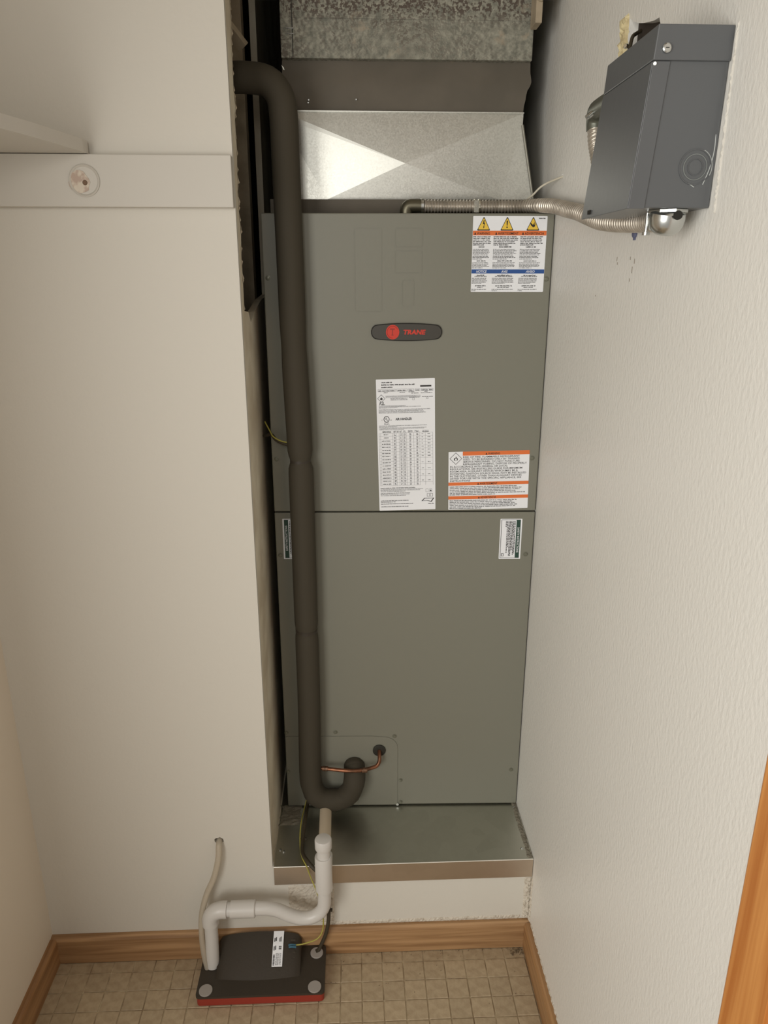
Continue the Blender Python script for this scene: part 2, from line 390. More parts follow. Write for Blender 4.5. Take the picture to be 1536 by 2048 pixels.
# ---------------- closet shelf, its cleat, rod socket ----------------
cl = BM(); add_box(cl, XW+.0005, XL-.0002, -.018, -.0001, 1.531, 1.606, bev=.0012)
tag(obj('shelf_cleat', cl, CLEAT), 'white painted board fixed along the back wall under the shelf', 'board')
cl = BM(); add_box(cl, XW+.0002, XW+.018, -.52, -.0185, 1.531, 1.606, bev=.0012)
tag(obj('shelf_cleat', cl, CLEAT), 'white painted board on the closet left wall carrying the shelf', 'board')
t_ = thing('closet_shelf', 'white closet shelf with rounded corner at the upper left, on the white board', 'shelf', (-.92, -.25, 1.607))
sh = [(XW+.0005, -.0005), (-.7885, -.0005), (-.7800, -.004), (-.7775, -.010), (-.7785, -.03), (-.8010, -.15), (-.832, -.27), (-.872, -.40), (-.90, -.52), (XW+.0005, -.52)]
sb = slab(sh, [], lambda u, v, w: (u, v, 1.607+w), .018)
child('board', sb, CLEAT, t_)
rs = thing('rod_socket', 'round painted-over closet rod socket mark with chipped centre on white board', 'socket', (-.7865, -.018, 1.567))
b = BM(); add_lathe(b, [(.0225, 0), (.0235, .0016), (.0220, .0028), (.0205, .0016), (.0195, .0004)], (-.7858, -.0181, 1.5685), (0, -1, 0), 40)
child('socket_ring', b, CLEAT, rs, True)
b = slab(blob(-.7935, 1.566, .0155, .0165, 18, .12, 6), [], lambda u, v, w: (u, -.0188-w, v), .0005)
child('chipped_paint', b, mat('bare_chip', (188, 168, 154), .8, rgb2=(214, 204, 188), vscale=70, thr=(.45, .55)), rs)
b = BM(); add_cyl(b, (-.785, -.0190, 1.5655), (-.785, -.0204, 1.5655), .0042, .003, 12)
child('screw_hole', b, mat('rusty_hole', (120, 98, 80), .9), rs)

# ---------------- drain pan ----------------
dp = thing('drain_pan', 'galvanized sheet metal drain pan under the tall grey unit', 'drain pan', (-.28, 0, PZ))
b = BM()
add_box(b, XL+.003, -.0012, -.0035, .90, PZ-.0012, PZ)
child('pan_top', b, PANM, dp)
b = BM(); add_box(b, XL+.003, -.0012, -.0052, -.0036, PL, PZ+.0004, bev=.0004)
child('front_lip', b, galv('lip_galvanized', (208, 194, 178), (212, 198, 182), .42, 30, rv=.03), dp)
b = BM(); add_cyl(b, (XL+.003, -.0046, PZ+.0006), (-.0012, -.0046, PZ+.0006), .0013, n=10)
child('hemmed_edge', b, mat('edge_highlight', (250, 248, 240), .35, .8), dp, True)  # near-white base colour paints the bright line reflected along the edge
sd = BM(); grid_rough(sd, (-.0012, -.0015, PZ+.0001), (0, .19, 0), (-.012, 0, 0), 36, 3, (0, 0, 1), .003, 12)
grid_rough(sd, (XL+.003, .12, PZ+.0001), (0, .07, 0), (.05, 0, 0), 12, 6, (0, 0, 1), .0035, 13)
tag(child('sealant', sd, mat('grey_sealant', (128, 122, 108), .7, bump=1, bscale=200), dp), 'grey rough sealant', kind='stuff')
def screw_bm(p, n, r=.0045, h=.0028):
    b = BM(); add_lathe(b, [(r*1.35, 0), (r*1.35, h*.25), (r*.95, h*.35), (r*.9, h*.9), (r*.6, h)], p, n, 6*3); return b
for p in ((-.0187, .0277), (-.5482, .0454), (-.540, .040), (-.0085, .160)):
    child('screw', screw_bm((p[0], p[1], PZ), (0, 0, 1), .0028, .0022), ZINC, dp, True)

# ---------------- air handler ----------------
UW, UH = .54, 1.303
ah = thing('air_handler', 'tall grey metal air handler cabinet standing in the niche', 'air handler', (-.5416, .1842, PZ+.002), -.0278)
b = BM(); add_box(b, .003, UW-.020, .0195, .55, 0, UH-.002, bev=.001); obj('cabinet', b, CAB, ah)
SEAM = .7285
b = BM(); add_box(b, 0, UW, 0, .019, SEAM+.0014, UH, bev=.0022, seg=3); obj('upper_panel', b, CAB, ah)
b = BM(); add_box(b, 0, UW, 0, .019, .0015, SEAM-.0014, bev=.0022, seg=3); obj('lower_panel', b, CAB, ah)
# access cover at the lower left, with a rounded top right corner
def rnd(x0, z0, x1, z1, r, n=6, corners=(1, 1, 1, 1)):
    out = []
    for (cx, cz, a0, on) in ((x0, z0, PI, corners[0]), (x1, z0, 1.5*PI, corners[1]), (x1, z1, 0, corners[2]), (x0, z1, .5*PI, corners[3])):
        if not on: out.append((cx, cz)); continue
        ox = cx + (r if cx == x0 else -r); oz = cz + (r if cz == z0 else -r)
        out += [(ox + r*math.cos(a0 + k*.5*PI/n), oz + r*math.sin(a0 + k*.5*PI/n)) for k in range(n+1)]
    return out
FX = lambda u, v, w: (u, -w, v)
cov = [(.002, .002), (.258, .002), (.258, .158), (.2565, .168), (.252, .176), (.245, .1825), (.235, .187), (.2, .1905), (.002, .1915)]
b = slab(cov, [blob(.2155, .1535, .0125, .0125, 20, 0), blob(.157, .118, .02, .02, 20, 0)], FX, .0016)
obj('access_cover', b, CAB, ah)
for s, z in ((.2155, .1535),):
    b = BM(); add_lathe(b, [(.0145, .0), (.0148, .003), (.0120, .0045), (.004, .0035)], (s, -.0014, z), (0, -1, 0), 28); obj('grommet', b, RUBBER, ah, True)
b = BM(); add_lathe(b, [(.0245, .0), (.0245, .010), (.0225, .017), (.017, .022), (.008, .0245)], (.158, -.0014, .1105), (0, -1, 0), 28); obj('foam_collar', b, BLACKF, ah, True)
for s, z in ((.0087, 1.1894), (.5315, 1.1879), (.0094, .8414), (.5261, .8419), (.0087, .6343), (.5252, .6339), (.0042, .2011), (.1158, .2014),
             (.2506, .1895), (.2653, .0696), (.0047, .0973), (.5231, .0959), (.2658, .0085)):
    obj('screw', screw_bm((s, -.0001 if s > .2 or z > .195 else -.0016, z), (0, -1, 0), .0036), SCREWM, ah, True)
b = BM(); add_cyl(b, (.2582, -.0016, .0035), (.2582, -.0034, .0035), .0032, n=10); obj('screw', b, ZINC, ah)
def frame_bm(x0, z0, x1, z1, w_, r=.004, h=.0005):
    return slab(rnd(x0, z0, x1, z1, r), [rnd(x0+w_, z0+w_, x1-w_, z1-w_, max(r-w_, .0015))], FX, h)
for k in ((.1708, 1.128, .2223, 1.2773), (.2463, 1.2443, .298, 1.2773), (.2463, 1.1976, .298, 1.238), (.2600, 1.138, .2830, 1.186)):
    obj('knockout', frame_bm(*k, .0012), CAB, ah)
# top flange collar behind the conduit
b = BM(); add_box(b, .012, UW-.020, .055, .53, UH-.001, UH+.028); obj('top_flange', b, CANVAS, ah)
# badge
def lens(cx, cz, hw, hh, n=16, sag=.18, r=.012):
    pts = []
    for k in range(n+1):
        t = k/n; x = -hw+r + 2*(hw-r)*t; pts.append((cx+x, cz + hh*(1-sag*(2*t-1)**2)))
    eh = hh*(1-sag)
    for k in range(1, 9):
        a = PI/2 - PI*k/9; pts.append((cx+hw-r + r*math.cos(a), cz + eh*math.sin(a)))
    for k in range(n+1):
        t = 1-k/n; x = -hw+r + 2*(hw-r)*t; pts.append((cx+x, cz - hh*(1-sag*(2*t-1)**2)))
    for k in range(1, 9):
        a = -PI/2 - PI*k/9; pts.append((cx-hw+r + r*math.cos(a), cz + eh*math.sin(a)))
    return pts
b = slab(lens(.2692, 1.0908, .0682, .0168), [], FX, .0032); em = obj('badge', b, SEAMD, ah); tag(em, 'dark oval name badge with red lettering')
b = slab(lens(.2692, 1.0908, .0665, .0152), [], FX, .0038); obj('badge_face', b, BADGE, em)
b = slab([(.2425+.0128*math.cos(2*PI*k/36), 1.0908+.0136*math.sin(2*PI*k/36)) for k in range(36)], [], FX, .0043); obj('round_logo', b, LOGO, em)

# ---- lettering ----
_cache = {}
def glyphs(s, bold=0):
    key = (s, bold)
    if key in _cache: return _cache[key]
    cu = bpy.data.curves.new('lettering', 'FONT'); cu.body = s; cu.size = 1; cu.resolution_u = 2; cu.offset = bold
    to = bpy.data.objects.new('lettering', cu); C.objects.link(to); bpy.context.view_layer.update()
    me = bpy.data.meshes.new_from_object(to.evaluated_get(bpy.context.evaluated_depsgraph_get()))
    vs = [(v.co.x, v.co.y) for v in me.vertices]; fs = [tuple(p.vertices) for p in me.polygons]
    bpy.data.objects.remove(to); bpy.data.curves.remove(cu); bpy.data.meshes.remove(me)
    x0 = min(v[0] for v in vs); x1 = max(v[0] for v in vs)
    _cache[key] = ([((x-x0), y) for x, y in vs], fs, x1-x0); return _cache[key]
CAPH = .70
def add_text(bm, s, x, z, h, width=None, align='L', shear=0, bold=.0, w=.0006, post=None):
    vs, fs, W = glyphs(s, bold); k = h/CAPH; kx = (width/W) if width else k
    x -= {'L': 0, 'C': .5, 'R': 1}[align]*W*kx
    out = []
    for a, c in vs:
        px, pz = x + a*kx + shear*c*k, z + c*k
        if post: px, pz = post(px, pz)
        out.append(bm.verts.new((px, -w, pz)))
    for f in fs:
        try: bm.faces.new([out[i] for i in f])
        except ValueError: pass
def add_rect(bm, x0, z0, x1, z1, w=.0006):
    bm.faces.new([bm.verts.new((x, -w, z)) for x, z in ((x0, z0), (x1, z0), (x1, z1), (x0, z1))])
def add_poly(bm, pts, w=.0006): bm.faces.new([bm.verts.new((x, -w, z)) for x, z in pts])
def words(bm, x0, x1, z, h, rr, w=.0006, fill=1.0):
    x = x0; end = x0 + (x1-x0)*fill
    while x < end - h*.5:
        L_ = min(rr.uniform(1.2, 5.5)*h, end-x)
        xx = x
        while xx < x+L_ - .3*h:           # broken strokes standing for letters too small to read
            lw = min(rr.uniform(.45, .85)*h, x+L_-xx); add_rect(bm, xx, z+rr.choice((0, .0, .12))*h, xx+lw, z+h*rr.choice((1, .9, .75)), w); xx += lw+.16*h
        x += L_+.5*h
def para(bm, x0, x1, ztop, zbot, n, rr, hfrac=.55, w=.0006, last=.6):
    p = (ztop-zbot)/n
    for k in range(n): words(bm, x0, x1, ztop-(k+1)*p+p*.2, p*hfrac, rr, w, last if k == n-1 else rr.uniform(.86, 1))
class Label:
    """flat sticker on the cabinet's front: own frame, origin at its centre"""
    def __init__(s, cx, cz, W, H, rot, name, label, off=.0001):
        s.W, s.H = W, H
        b = slab(rnd(-W/2, -H/2, W/2, H/2, .0012, 3), [], FX, .0003)
        s.o = obj(name, b, LABEL, ah); s.o.location = (cx, -off, cz); s.o.rotation_euler = (0, -rot, 0); s.o['label'] = label
        s.b = {}
    def bm(s, k):
        if k not in s.b: s.b[k] = BM()
        return s.b[k]
    def X(s, u): return -s.W/2 + u*s.W
    def Z(s, v): return s.H/2 - v*s.H
    def rect(s, k, u0, v0, u1, v1, w=.0005): add_rect(s.bm(k), s.X(u0), s.Z(v1), s.X(u1), s.Z(v0), w)
    def done(s, names):
        for k, (n, m) in names.items():
            if k in s.b:
                me_b = s.b[k]; me = bpy.data.meshes.new(n); me_b.to_mesh(me); me_b.free(); me.materials.append(m)
                o = bpy.data.objects.new(n, me); C.objects.link(o); o.parent = s.o
                if n in ('print', 'small_print', 'white_print'): o['kind'] = 'stuff'
b = BM(); add_text(b, 'TRANE', .262, 1.0868, .0082, width=.0425, shear=.18, bold=.045, w=.0043)
me = bpy.data.meshes.new('lettering'); b.to_mesh(me); b.free(); me.materials.append(LOGO); o = bpy.data.objects.new('lettering', me); C.objects.link(o); o.parent = em
b = BM()
pts = [(.2375, 1.0975), (.2465, 1.0975), (.2465, 1.0955), (.2432, 1.0952), (.2428, 1.0870), (.2445, 1.0845), (.2400, 1.0845), (.2412, 1.0870), (.2414, 1.0952), (.2375, 1.0955)]
add_poly(b, pts, .0045)
add_tube(b, [(.2425+.0105*math.cos(a), -.00445, 1.0908+.0112*math.sin(a)) for a in [x*.25 for x in range(2, 20)]], .0003, 4, smooth=False)
me = bpy.data.meshes.new('logo_mark'); b.to_mesh(me); b.free(); me.materials.append(mat('logo_dark_red', (150, 48, 40), .5)); o = bpy.data.objects.new('logo_mark', me); C.objects.link(o); o.parent = em

INKS = {'ink': ('print', INK), 'grey': ('small_print', INKG), 'orange': ('orange_band', ORANGE), 'y0': ('warning_triangle', YELLOW), 'y1': ('warning_triangle', YELLOW), 'y2': ('warning_triangle', YELLOW), 't0': ('triangle_symbol', INK), 't1': ('triangle_symbol', INK), 't2': ('triangle_symbol', INK), 'o1': ('orange_band', ORANGE), 'o2': ('orange_band', ORANGE), 'w1': ('white_print', LABEL), 'w2': ('white_print', LABEL),
        'blue': ('blue_band', BLUE), 'green': ('green_band', GREEN), 'white': ('white_print', LABEL), 'tri': ('triangle_symbol', INK)}
# 1. three-language warning sticker, upper right
L1 = Label(.4583, 1.2314, .1370, .1335, .0, 'warning_sticker', 'three-column warning sticker with yellow triangles, orange and blue bands')
rr = random.Random(11)
L1.rect('orange', 0.002, .190, .998, .250); L1.rect('blue', .002, .697, .998, .752)
def tri(bm, cx, cz, hw, hh, w):
    add_poly(bm, [(cx-hw, cz-hh), (cx-hw*.9, cz-hh*1.08), (cx+hw*.9, cz-hh*1.08), (cx+hw, cz-hh), (cx+hw*.07, cz+hh), (cx-hw*.07, cz+hh)], w)
for i, u in enumerate((.145, .46, .81)):
    cx, cz = L1.X(u), L1.Z(.098)
    tri(L1.bm('ink'), cx, cz, .0118, .0110, .0005); tri(L1.bm('y%d' % i), cx, cz-.0003, .0100, .0091, .0006)
    q = L1.bm('t%d' % i)
    if i == 0:
        add_poly(q, [(cx-.0005, cz+.0058), (cx+.0014, cz+.0058), (cx+.0004, cz+.0018), (cx+.0022, cz+.0018), (cx+.0004, cz-.0058), (cx-.0004, cz-.0058), (cx+.0003, cz-.0008), (cx-.0018, cz-.0008)], .0007)
        add_poly(q, [(cx-.0012, cz-.0052), (cx+.0018, cz-.0050), (cx-.0001, cz-.0084)], .0007)
    elif i == 1:
        add_poly(q, [(cx-.0014, cz+.0052), (cx+.0014, cz+.0052), (cx+.0007, cz-.0035), (cx-.0007, cz-.0035)], .0007)
        add_poly(q, [(cx+.0014*math.cos(k*PI/5), cz-.0062+.0014*math.sin(k*PI/5)) for k in range(10)], .0007)
    else:
        add_poly(q, [(cx-.0056, cz+.0010), (cx-.0040, cz+.0014), (cx-.0002, cz-.0022), (cx+.0012, cz+.0010), (cx+.0020, cz+.0008), (cx+.0022, cz-.0026), (cx+.0034, cz+.0004), (cx+.0042, cz-.0002), (cx+.0034, cz-.0050), (cx+.0002, cz-.0064), (cx-.0040, cz-.0028)], .0007)
        add_poly(q, [(cx+.0020, cz+.0036), (cx+.0026, cz+.0036), (cx+.0036, cz-.0004), (cx+.0028, cz-.0004)], .0007)
for s, u, wd in (('WARNING', .145, .024), ('AVERTISSEMENT', .48, .038), ('ADVERTENCIA', .835, .036)):
    add_text(L1.bm('ink'), s, L1.X(u), L1.Z(.241), .0044, wd, 'C', bold=.015)
    add_poly(L1.bm('ink'), [(L1.X(u)-wd/2-.0052, L1.Z(.242)), (L1.X(u)-wd/2-.0012, L1.Z(.242)), (L1.X(u)-wd/2-.0032, L1.Z(.205))])
for s, u, wd in (('NOTICE', .135, .019), ('AVIS', .45, .0115), ('AVISO', .805, .0165)):
    add_text(L1.bm('white'), s, L1.X(u), L1.Z(.742), .0042, wd, 'C', shear=.2, bold=.015, w=.0007)
for (a, c) in ((.008, .262), (.285, .625), (.648, .955)):
    k = L1.bm('ink')
    para(k, L1.X(a), L1.X(c), L1.Z(.258), L1.Z(.385), 6, rr, .62); words(k, L1.X(a+.08), L1.X(c-.09), L1.Z(.408), .0020, rr)
    para(k, L1.X(a), L1.X(c-.02), L1.Z(.422), L1.Z(.568), 8, rr, .5); words(k, L1.X(a+.06), L1.X(c-.07), L1.Z(.592), .0019, rr)
    para(k, L1.X(a), L1.X(c-.02), L1.Z(.60), L1.Z(.685), 5, rr, .5)
    words(k, L1.X(a+.07), L1.X(c-.07), L1.Z(.783), .0019, rr); words(k, L1.X(a+.04), L1.X(c-.05), L1.Z(.797), .0014, rr)
    para(k, L1.X(a), L1.X(c-.03), L1.Z(.808), L1.Z(.892), 5, rr, .5)
    words(k, L1.X(a+.05), L1.X(c-.06), L1.Z(.925), .0018, rr); words(k, L1.X(a+.08), L1.X(c-.10), L1.Z(.945), .0015, rr)
    para(k, L1.X(a), L1.X(c-.03), L1.Z(.957), L1.Z(.992), 2, rr, .5, last=.25)
words(L1.bm('ink'), L1.X(.885), L1.X(.985), L1.Z(.035), .0016, rr)
L1.done(INKS)
# 2. rating plate sticker with table, centre
L2 = Label(.2713, .8672, .1155, .2690, .0262, 'rating_sticker', 'tall white rating sticker with a table, marked AIR HANDLER')
rr = random.Random(5); k = L2.bm('ink'); g = L2.bm('grey')
words(k, L2.X(.09), L2.X(.27), L2.Z(.027), .0021, rr); words(k, L2.X(.09), L2.X(.66), L2.Z(.045), .0024, rr); words(k, L2.X(.09), L2.X(.28), L2.Z(.062), .0020, rr)
add_rect(k, L2.X(.75), L2.Z(.060), L2.X(.94), L2.Z(.049))
def boxline(bm, L, u0, v0, u1, v1, t=.0004, w=.0006):
    x0, x1, z0, z1 = L.X(u0), L.X(u1), L.Z(v1), L.Z(v0)
    add_rect(bm, x0, z0, x1, z0+t, w); add_rect(bm, x0, z1-t, x1, z1, w); add_rect(bm, x0, z0, x0+t, z1, w); add_rect(bm, x1-t, z0, x1, z1, w)
for a, c in ((.03, .33), (.35, .53), (.55, .64), (.66, .74), (.76, .97)):
    boxline(g, L2, a, .072, c, .090); words(g, L2.X(a+.012), L2.X(c-.012), L2.Z(.087), .0022, rr)
for a, c, v in ((.13, .20, .100), (.40, .49, .100), (.55, .66, .098), (.60, .72, .107), (.82, .88, .097), (.76, .96, .107), (.78, .97, .135)): words(g, L2.X(a), L2.X(c), L2.Z(v), .0015, rr)
cx, cz = L2.X(.085), L2.Z(.139)
def diamond(bm, cx, cz, r, t, w):
    for k_ in range(4):
        a0, a1 = k_*PI/2, (k_+1)*PI/2
        add_poly(bm, [(cx+r*math.cos(a0), cz+r*math.sin(a0)), (cx+r*math.cos(a1), cz+r*math.sin(a1)), (cx+(r-t)*math.cos(a1), cz+(r-t)*math.sin(a1)), (cx+(r-t)*math.cos(a0), cz+(r-t)*math.sin(a0))], w)
def flame(bm, cx, cz, h, w):
    P = [(0, -.5), (.3, -.42), (.42, -.12), (.34, .14), (.24, .02), (.14, .3), (.02, .5), (-.04, .2), (-.2, .06), (-.26, .2), (-.4, -.08), (-.34, -.38)]
    add_poly(bm, [(cx+a*h, cz+c*h) for a, c in P], w)
diamond(k, cx, cz, .0078, .0009, .0006); flame(k, cx, cz, .0062, .0006)
add_text(k, 'A2L', L2.X(.045), L2.Z(.187), .0066, .0112, bold=.012)
para(g, L2.X(.16), L2.X(.76), L2.Z(.119), L2.Z(.135), 3, rr, .55, last=1); para(g, L2.X(.24), L2.X(.53), L2.Z(.138), L2.Z(.155), 2, rr, .6, last=1)
boxline(g, L2, .615, .138, .65, .155); boxline(g, L2, .85, .136, .885, .150); words(g, L2.X(.56), L2.X(.74), L2.Z(.137), .0013, rr)
para(g, L2.X(.04), L2.X(.55), L2.Z(.190), L2.Z(.199), 2, rr, .5, last=.9); para(g, L2.X(.04), L2.X(.84), L2.Z(.198), L2.Z(.212), 2, rr, .5, last=.4)
para(g, L2.X(.035), L2.X(.93), L2.Z(.218), L2.Z(.250), 4, rr, .55, last=.9)
cx, cz = L2.X(.165), L2.Z(.293)
add_tube(k, [(cx+.0052*math.cos(a*PI/16), -.0006, cz+.0058*math.sin(a*PI/16)) for a in range(33)], .00055, 4, smooth=False)
add_text(k, 'U', cx-.003, cz-.0005, .0038, .0030, bold=.03); add_text(k, 'L', cx+.0004, cz-.0032, .0036, .0026, bold=.03)
add_text(k, 'C', cx-.0098, cz-.0030, .0024, .0018); add_text(k, 'US', cx+.0070, cz-.0030, .0022, .0034)
add_text(k, 'LISTED', cx, L2.Z(.325), .0019, .0098, 'C'); words(k, cx-.005, cx+.006, L2.Z(.333), .0012, rr)
add_text(k, 'AIR HANDLER', L2.X(.32), L2.Z(.302), .0046, .0325, bold=.03)
para(g, L2.X(.035), L2.X(.93), L2.Z(.338), L2.Z(.354), 2, rr, .5, last=.35); para(g, L2.X(.035), L2.X(.90), L2.Z(.355), L2.Z(.375), 3, rr, .5, last=.5)
# table
cols = (.03, .055, .265, .325, .375, .44, .505, .63, .735, .83, .96)
rows = [.398+.0238*i for i in range(18)]
T0, T1 = .398, .803
for u in cols: add_rect(g, L2.X(u)-.00014, L2.Z(T1), L2.X(u)+.00014, L2.Z(T0))
nr = 17
for i in range(nr+1):
    v = T0+(T1-T0)*i/nr; add_rect(g, L2.X(.03), L2.Z(v)-.00012, L2.X(.735 if i % 2 and i > 8 else .96), L2.Z(v)+.00012)
for i in range(nr):
    v = T0+(T1-T0)*(i+.72)/nr; v2 = T0+(T1-T0)*(i+.36)/nr
    words(k, L2.X(.075 if i > 1 else .11), L2.X(.225 if i > 1 else .19), L2.Z(v-.003), .0017, rr)
    for u in (.285, .395, .455, .555, .675):
        for vv in (v, v2): words(k if u in (.285, .555, .675) else g, L2.X(u), L2.X(u+.032), L2.Z(vv+.002), .0014, rr)
    if i % 2 == 1 or i < 8: words(g, L2.X(.765), L2.X(.80), L2.Z(v-.005), .0013, rr); words(k, L2.X(.87), L2.X(.92), L2.Z(v-.005), .0013, rr)
for u, wd in ((.09, .15), (.28, .04), (.335, .035), (.385, .04), (.45, .04), (.53, .08), (.645, .08), (.78, .11)): words(k, L2.X(u), L2.X(u+wd), L2.Z(.394), .0014, rr); words(g, L2.X(u), L2.X(u+wd), L2.Z(.386), .0012, rr)
words(k, L2.X(.03), L2.X(.66), L2.Z(.825), .0015, rr); para(g, L2.X(.03), L2.X(.84), L2.Z(.828), L2.Z(.852), 3, rr, .5, last=.55)
para(g, L2.X(.03), L2.X(.62), L2.Z(.857), L2.Z(.885), 3, rr, .5, last=.75)
for v, u in ((.925, .52), (.935, .3), (.950, .60), (.972, .52)): words(k, L2.X(.03), L2.X(u), L2.Z(v), .0014, rr)
boxline(g, L2, .83, .835, .875, .860); boxline(g, L2, .895, .835, .94, .860); flame(k, L2.X(.917), L2.Z(.848), .004, .0006)
boxline(g, L2, .85, .872, .90, .897, .0006); boxline(g, L2, .905, .872, .955, .897, .0006)
add_poly(k, [(L2.X(.75), L2.Z(.932)), (L2.X(.80), L2.Z(.908)), (L2.X(.98), L2.Z(.908)), (L2.X(.93), L2.Z(.940)), (L2.X(.85), L2.Z(.930))], .0005)
add_poly(L2.bm('white'), [(L2.X(.775), L2.Z(.929)), (L2.X(.81), L2.Z(.912)), (L2.X(.955), L2.Z(.912)), (L2.X(.92), L2.Z(.933)), (L2.X(.85), L2.Z(.926))], .0007)
words(k, L2.X(.87), L2.X(.97), L2.Z(.955), .0017, rr)
L2.done(INKS)
# 3. flammable refrigerant warning, lower right
L3 = Label(.4398, .7955, .1640, .1225, .0225, 'refrigerant_sticker', 'white and orange fire risk sticker with a flame diamond')
rr = random.Random(8); k = L3.bm('ink'); g = L3.bm('grey')
L3.rect('orange', .175, .0, 1, .068); L3.rect('o1', 0, .522, 1, .578); L3.rect('o2', 0, .762, 1, .818)
for s, v, wd in (('WARNING', .058, .024), ('AVERTISSEMENT', .570, .036), ('ADVERTENCIA', .810, .032)):
    add_text(k, s, L3.X(.56 if v < .1 else .50), L3.Z(v), .0044, wd, 'C', bold=.01)
    xx = L3.X(.56 if v < .1 else .50)-wd/2; add_poly(k, [(xx-.0052, L3.Z(v)), (xx-.0012, L3.Z(v)), (xx-.0032, L3.Z(v)+.0042)])
cx, cz = L3.X(.09), L3.Z(.115); diamond(k, cx, cz, .0126, .0011, .0006); flame(k, cx, cz, .0098, .0006)
add_poly(L3.bm('white'), [(cx-.0012, cz-.0042), (cx+.0018, cz-.0042), (cx+.0022, cz-.0015), (cx+.0004, cz+.0012), (cx-.0018, cz-.0012)], .0008)
T3 = ['RISK OF FIRE, FLAMMABLE REFRIGERANT', 'USED, TO BE REPAIRED ONLY BY TRAINED', 'SERVICE PERSONNEL, DO NOT PUNCTURE', 'REFRIGERANT TUBING, DISPOSE OF PROPERLY',
      'IN ACCORDANCE WITH FEDERAL OR LOCAL', 'REGULATIONS, SEE INSTALLERS GUIDE FOR MINIMUM', 'ROOM AREA, AUXILIARY DEVICES WHICH MAY BE A', 'POTENTIAL IGNITION SOURCE SHALL NOT BE INSTALLED',
      'IN THE DUCTWORK, OTHER THAN AUXILIARY DEVICES', 'LISTED FOR USE WITH THE SPECIFIC APPLIANCE, SEE', 'INSTRUCTIONS']
W3 = (.70, .70, .70, .79, .715, .895, .84, .945, .89, .885, .25)
for i, s in enumerate(T3): add_text(k, s, L3.X(.18 if i < 4 else .02), L3.Z(.108+.0405*i), .0037, W3[i]*L3.W, bold=.006)
para(g, L3.X(.015), L3.X(.965), L3.Z(.588), L3.Z(.752), 6, rr, .6, last=.6); para(g, L3.X(.015), L3.X(.93), L3.Z(.828), L3.Z(.992), 6, rr, .6, last=.45)
L3.done(INKS)
# 4. safety instruction stickers (text runs downwards)
def safety(cx, cz, flip, lab, name):
    L = Label(cx, cz, .0457, .0892, 0, name, lab)
    rr = random.Random(3); k = L.bm('ink'); g = L.bm('grey')
    f = (lambda u: 1-u) if flip else (lambda u: u)
    def rc(key, u0, v0, u1, v1, w=.0005): a, c = sorted((f(u0), f(u1))); L.rect(key, a, v0, c, v1, w)
    rc('green', .74, .025, .93, .97)
    for u0, u1, v0, v1 in ((.05, .93, .02, .027), (.05, .93, .965, .972), (.05, .07, .02, .972)): rc('ink', u0, v0, u1, v1, .0006)
    s = 1 if not flip else -1
    def post(px, pz):   # rotate a horizontal line into a vertical one
        return (px, pz)
    def rot(px, pz): return (pz*s, -px*s)
    X = (.5-.795)*L.W*-1
    add_text(L.bm('white'), 'SAFETY INSTRUCTIONS', -.026, (.795-.5)*L.W, .0042, .056, bold=.01, w=.0007, post=rot)
    for i in range(8):
        u = .66-.058*i
        v0 = .06; v1 = (.86, .90, .78, .92, .92, .70, .85, .20)[i]
        vv = v0
        while vv < v1:
            ln = rr.uniform(.02, .07); rc('ink', u, vv, u+.034, min(vv+ln, v1), .0006); vv += ln+.012
    rc('ink', .10, .86, .22, .93, .0006); rc('white', .125, .872, .20, .918, .0007)
    L.done(INKS)
safety(.4914, .6678, False, 'white safety sticker with a green band on the right', 'safety_sticker')
safety(.0385, .6698, True, 'safety sticker half hidden behind the black pipe', 'safety_sticker')

# ---------------- ducts above ----------------
tr = thing('duct_transition', 'bright new galvanized duct transition with a crossed crease above the unit', 'duct', (-.273, .25, 1.5675))
YT = .25
TLp = [(-.5035, 1.717), (-.0525, 1.717)]
ring = [(-.498, 1.6945), (-.053, 1.6978), (-.0262, 1.5675), (-.0894, 1.5675), (-.4205, 1.5675), (-.522, 1.5675)]
b = BM()
def V(x, y, z): return b.verts.new((x, y, z))
tl = V(-.5035, YT, 1.7175); trr = V(-.0525, YT, 1.7175)
a1 = V(-.507, YT, 1.708); a2 = V(-.0530, YT, 1.6985)
br_ = V(-.0262, YT-.0, 1.5675); b2 = V(-.0894, YT, 1.5675); b1 = V(-.4205, YT, 1.5675); bl = V(-.522, YT, 1.5675)
cc = V(-.2731, YT-.010, 1.6299)
dp_ = .24
B = {v: b.verts.new((v.co.x, YT+dp_, v.co.z)) for v in (tl, trr, a1, a2, br_, bl)}
for f in ((tl, a1, cc), (tl, cc, trr), (trr, cc, a2), (a1, bl, b1, cc), (b1, b2, cc), (b2, br_, a2, cc)): b.faces.new(f)
loop_ = [tl, a1, bl]
for p, q in ((tl, a1), (a1, bl), (a2, br_), (trr, a2), (tl, trr)): b.faces.new((p, q, B[q], B[p]))
b.faces.new([bl, b1, b2, br_, B[br_], B[bl]])
child('crossed_panel', b, GALV, tr)
b = BM(); add_tube(b, [(-.0535, YT-.002, 1.6975), (-.0258, YT-.002, 1.5685)], .0022, 8, smooth=False); child('corner_seam', b, mat('seam_zinc', (132, 130, 120), .5, .8), tr, True)
b = BM(); add_box(b, -.504, -.052, YT-.003, YT, 1.7165, 1.7185); child('top_hem', b, GALV, tr)
cn = thing('duct_connector', 'dark grey flexible canvas connector between the old and new duct', 'duct', (-.273, .25, 1.718))
b = BM(); nz = 10; prof = [(-.0440, 1.8005), (-.0435, 1.785), (-.0415, 1.776), (-.0405, 1.769), (-.0430, 1.762), (-.0475, 1.755), (-.0495, 1.747), (-.0500, 1.74), (-.0520, 1.73), (-.0525, 1.7187)]
rows_ = []
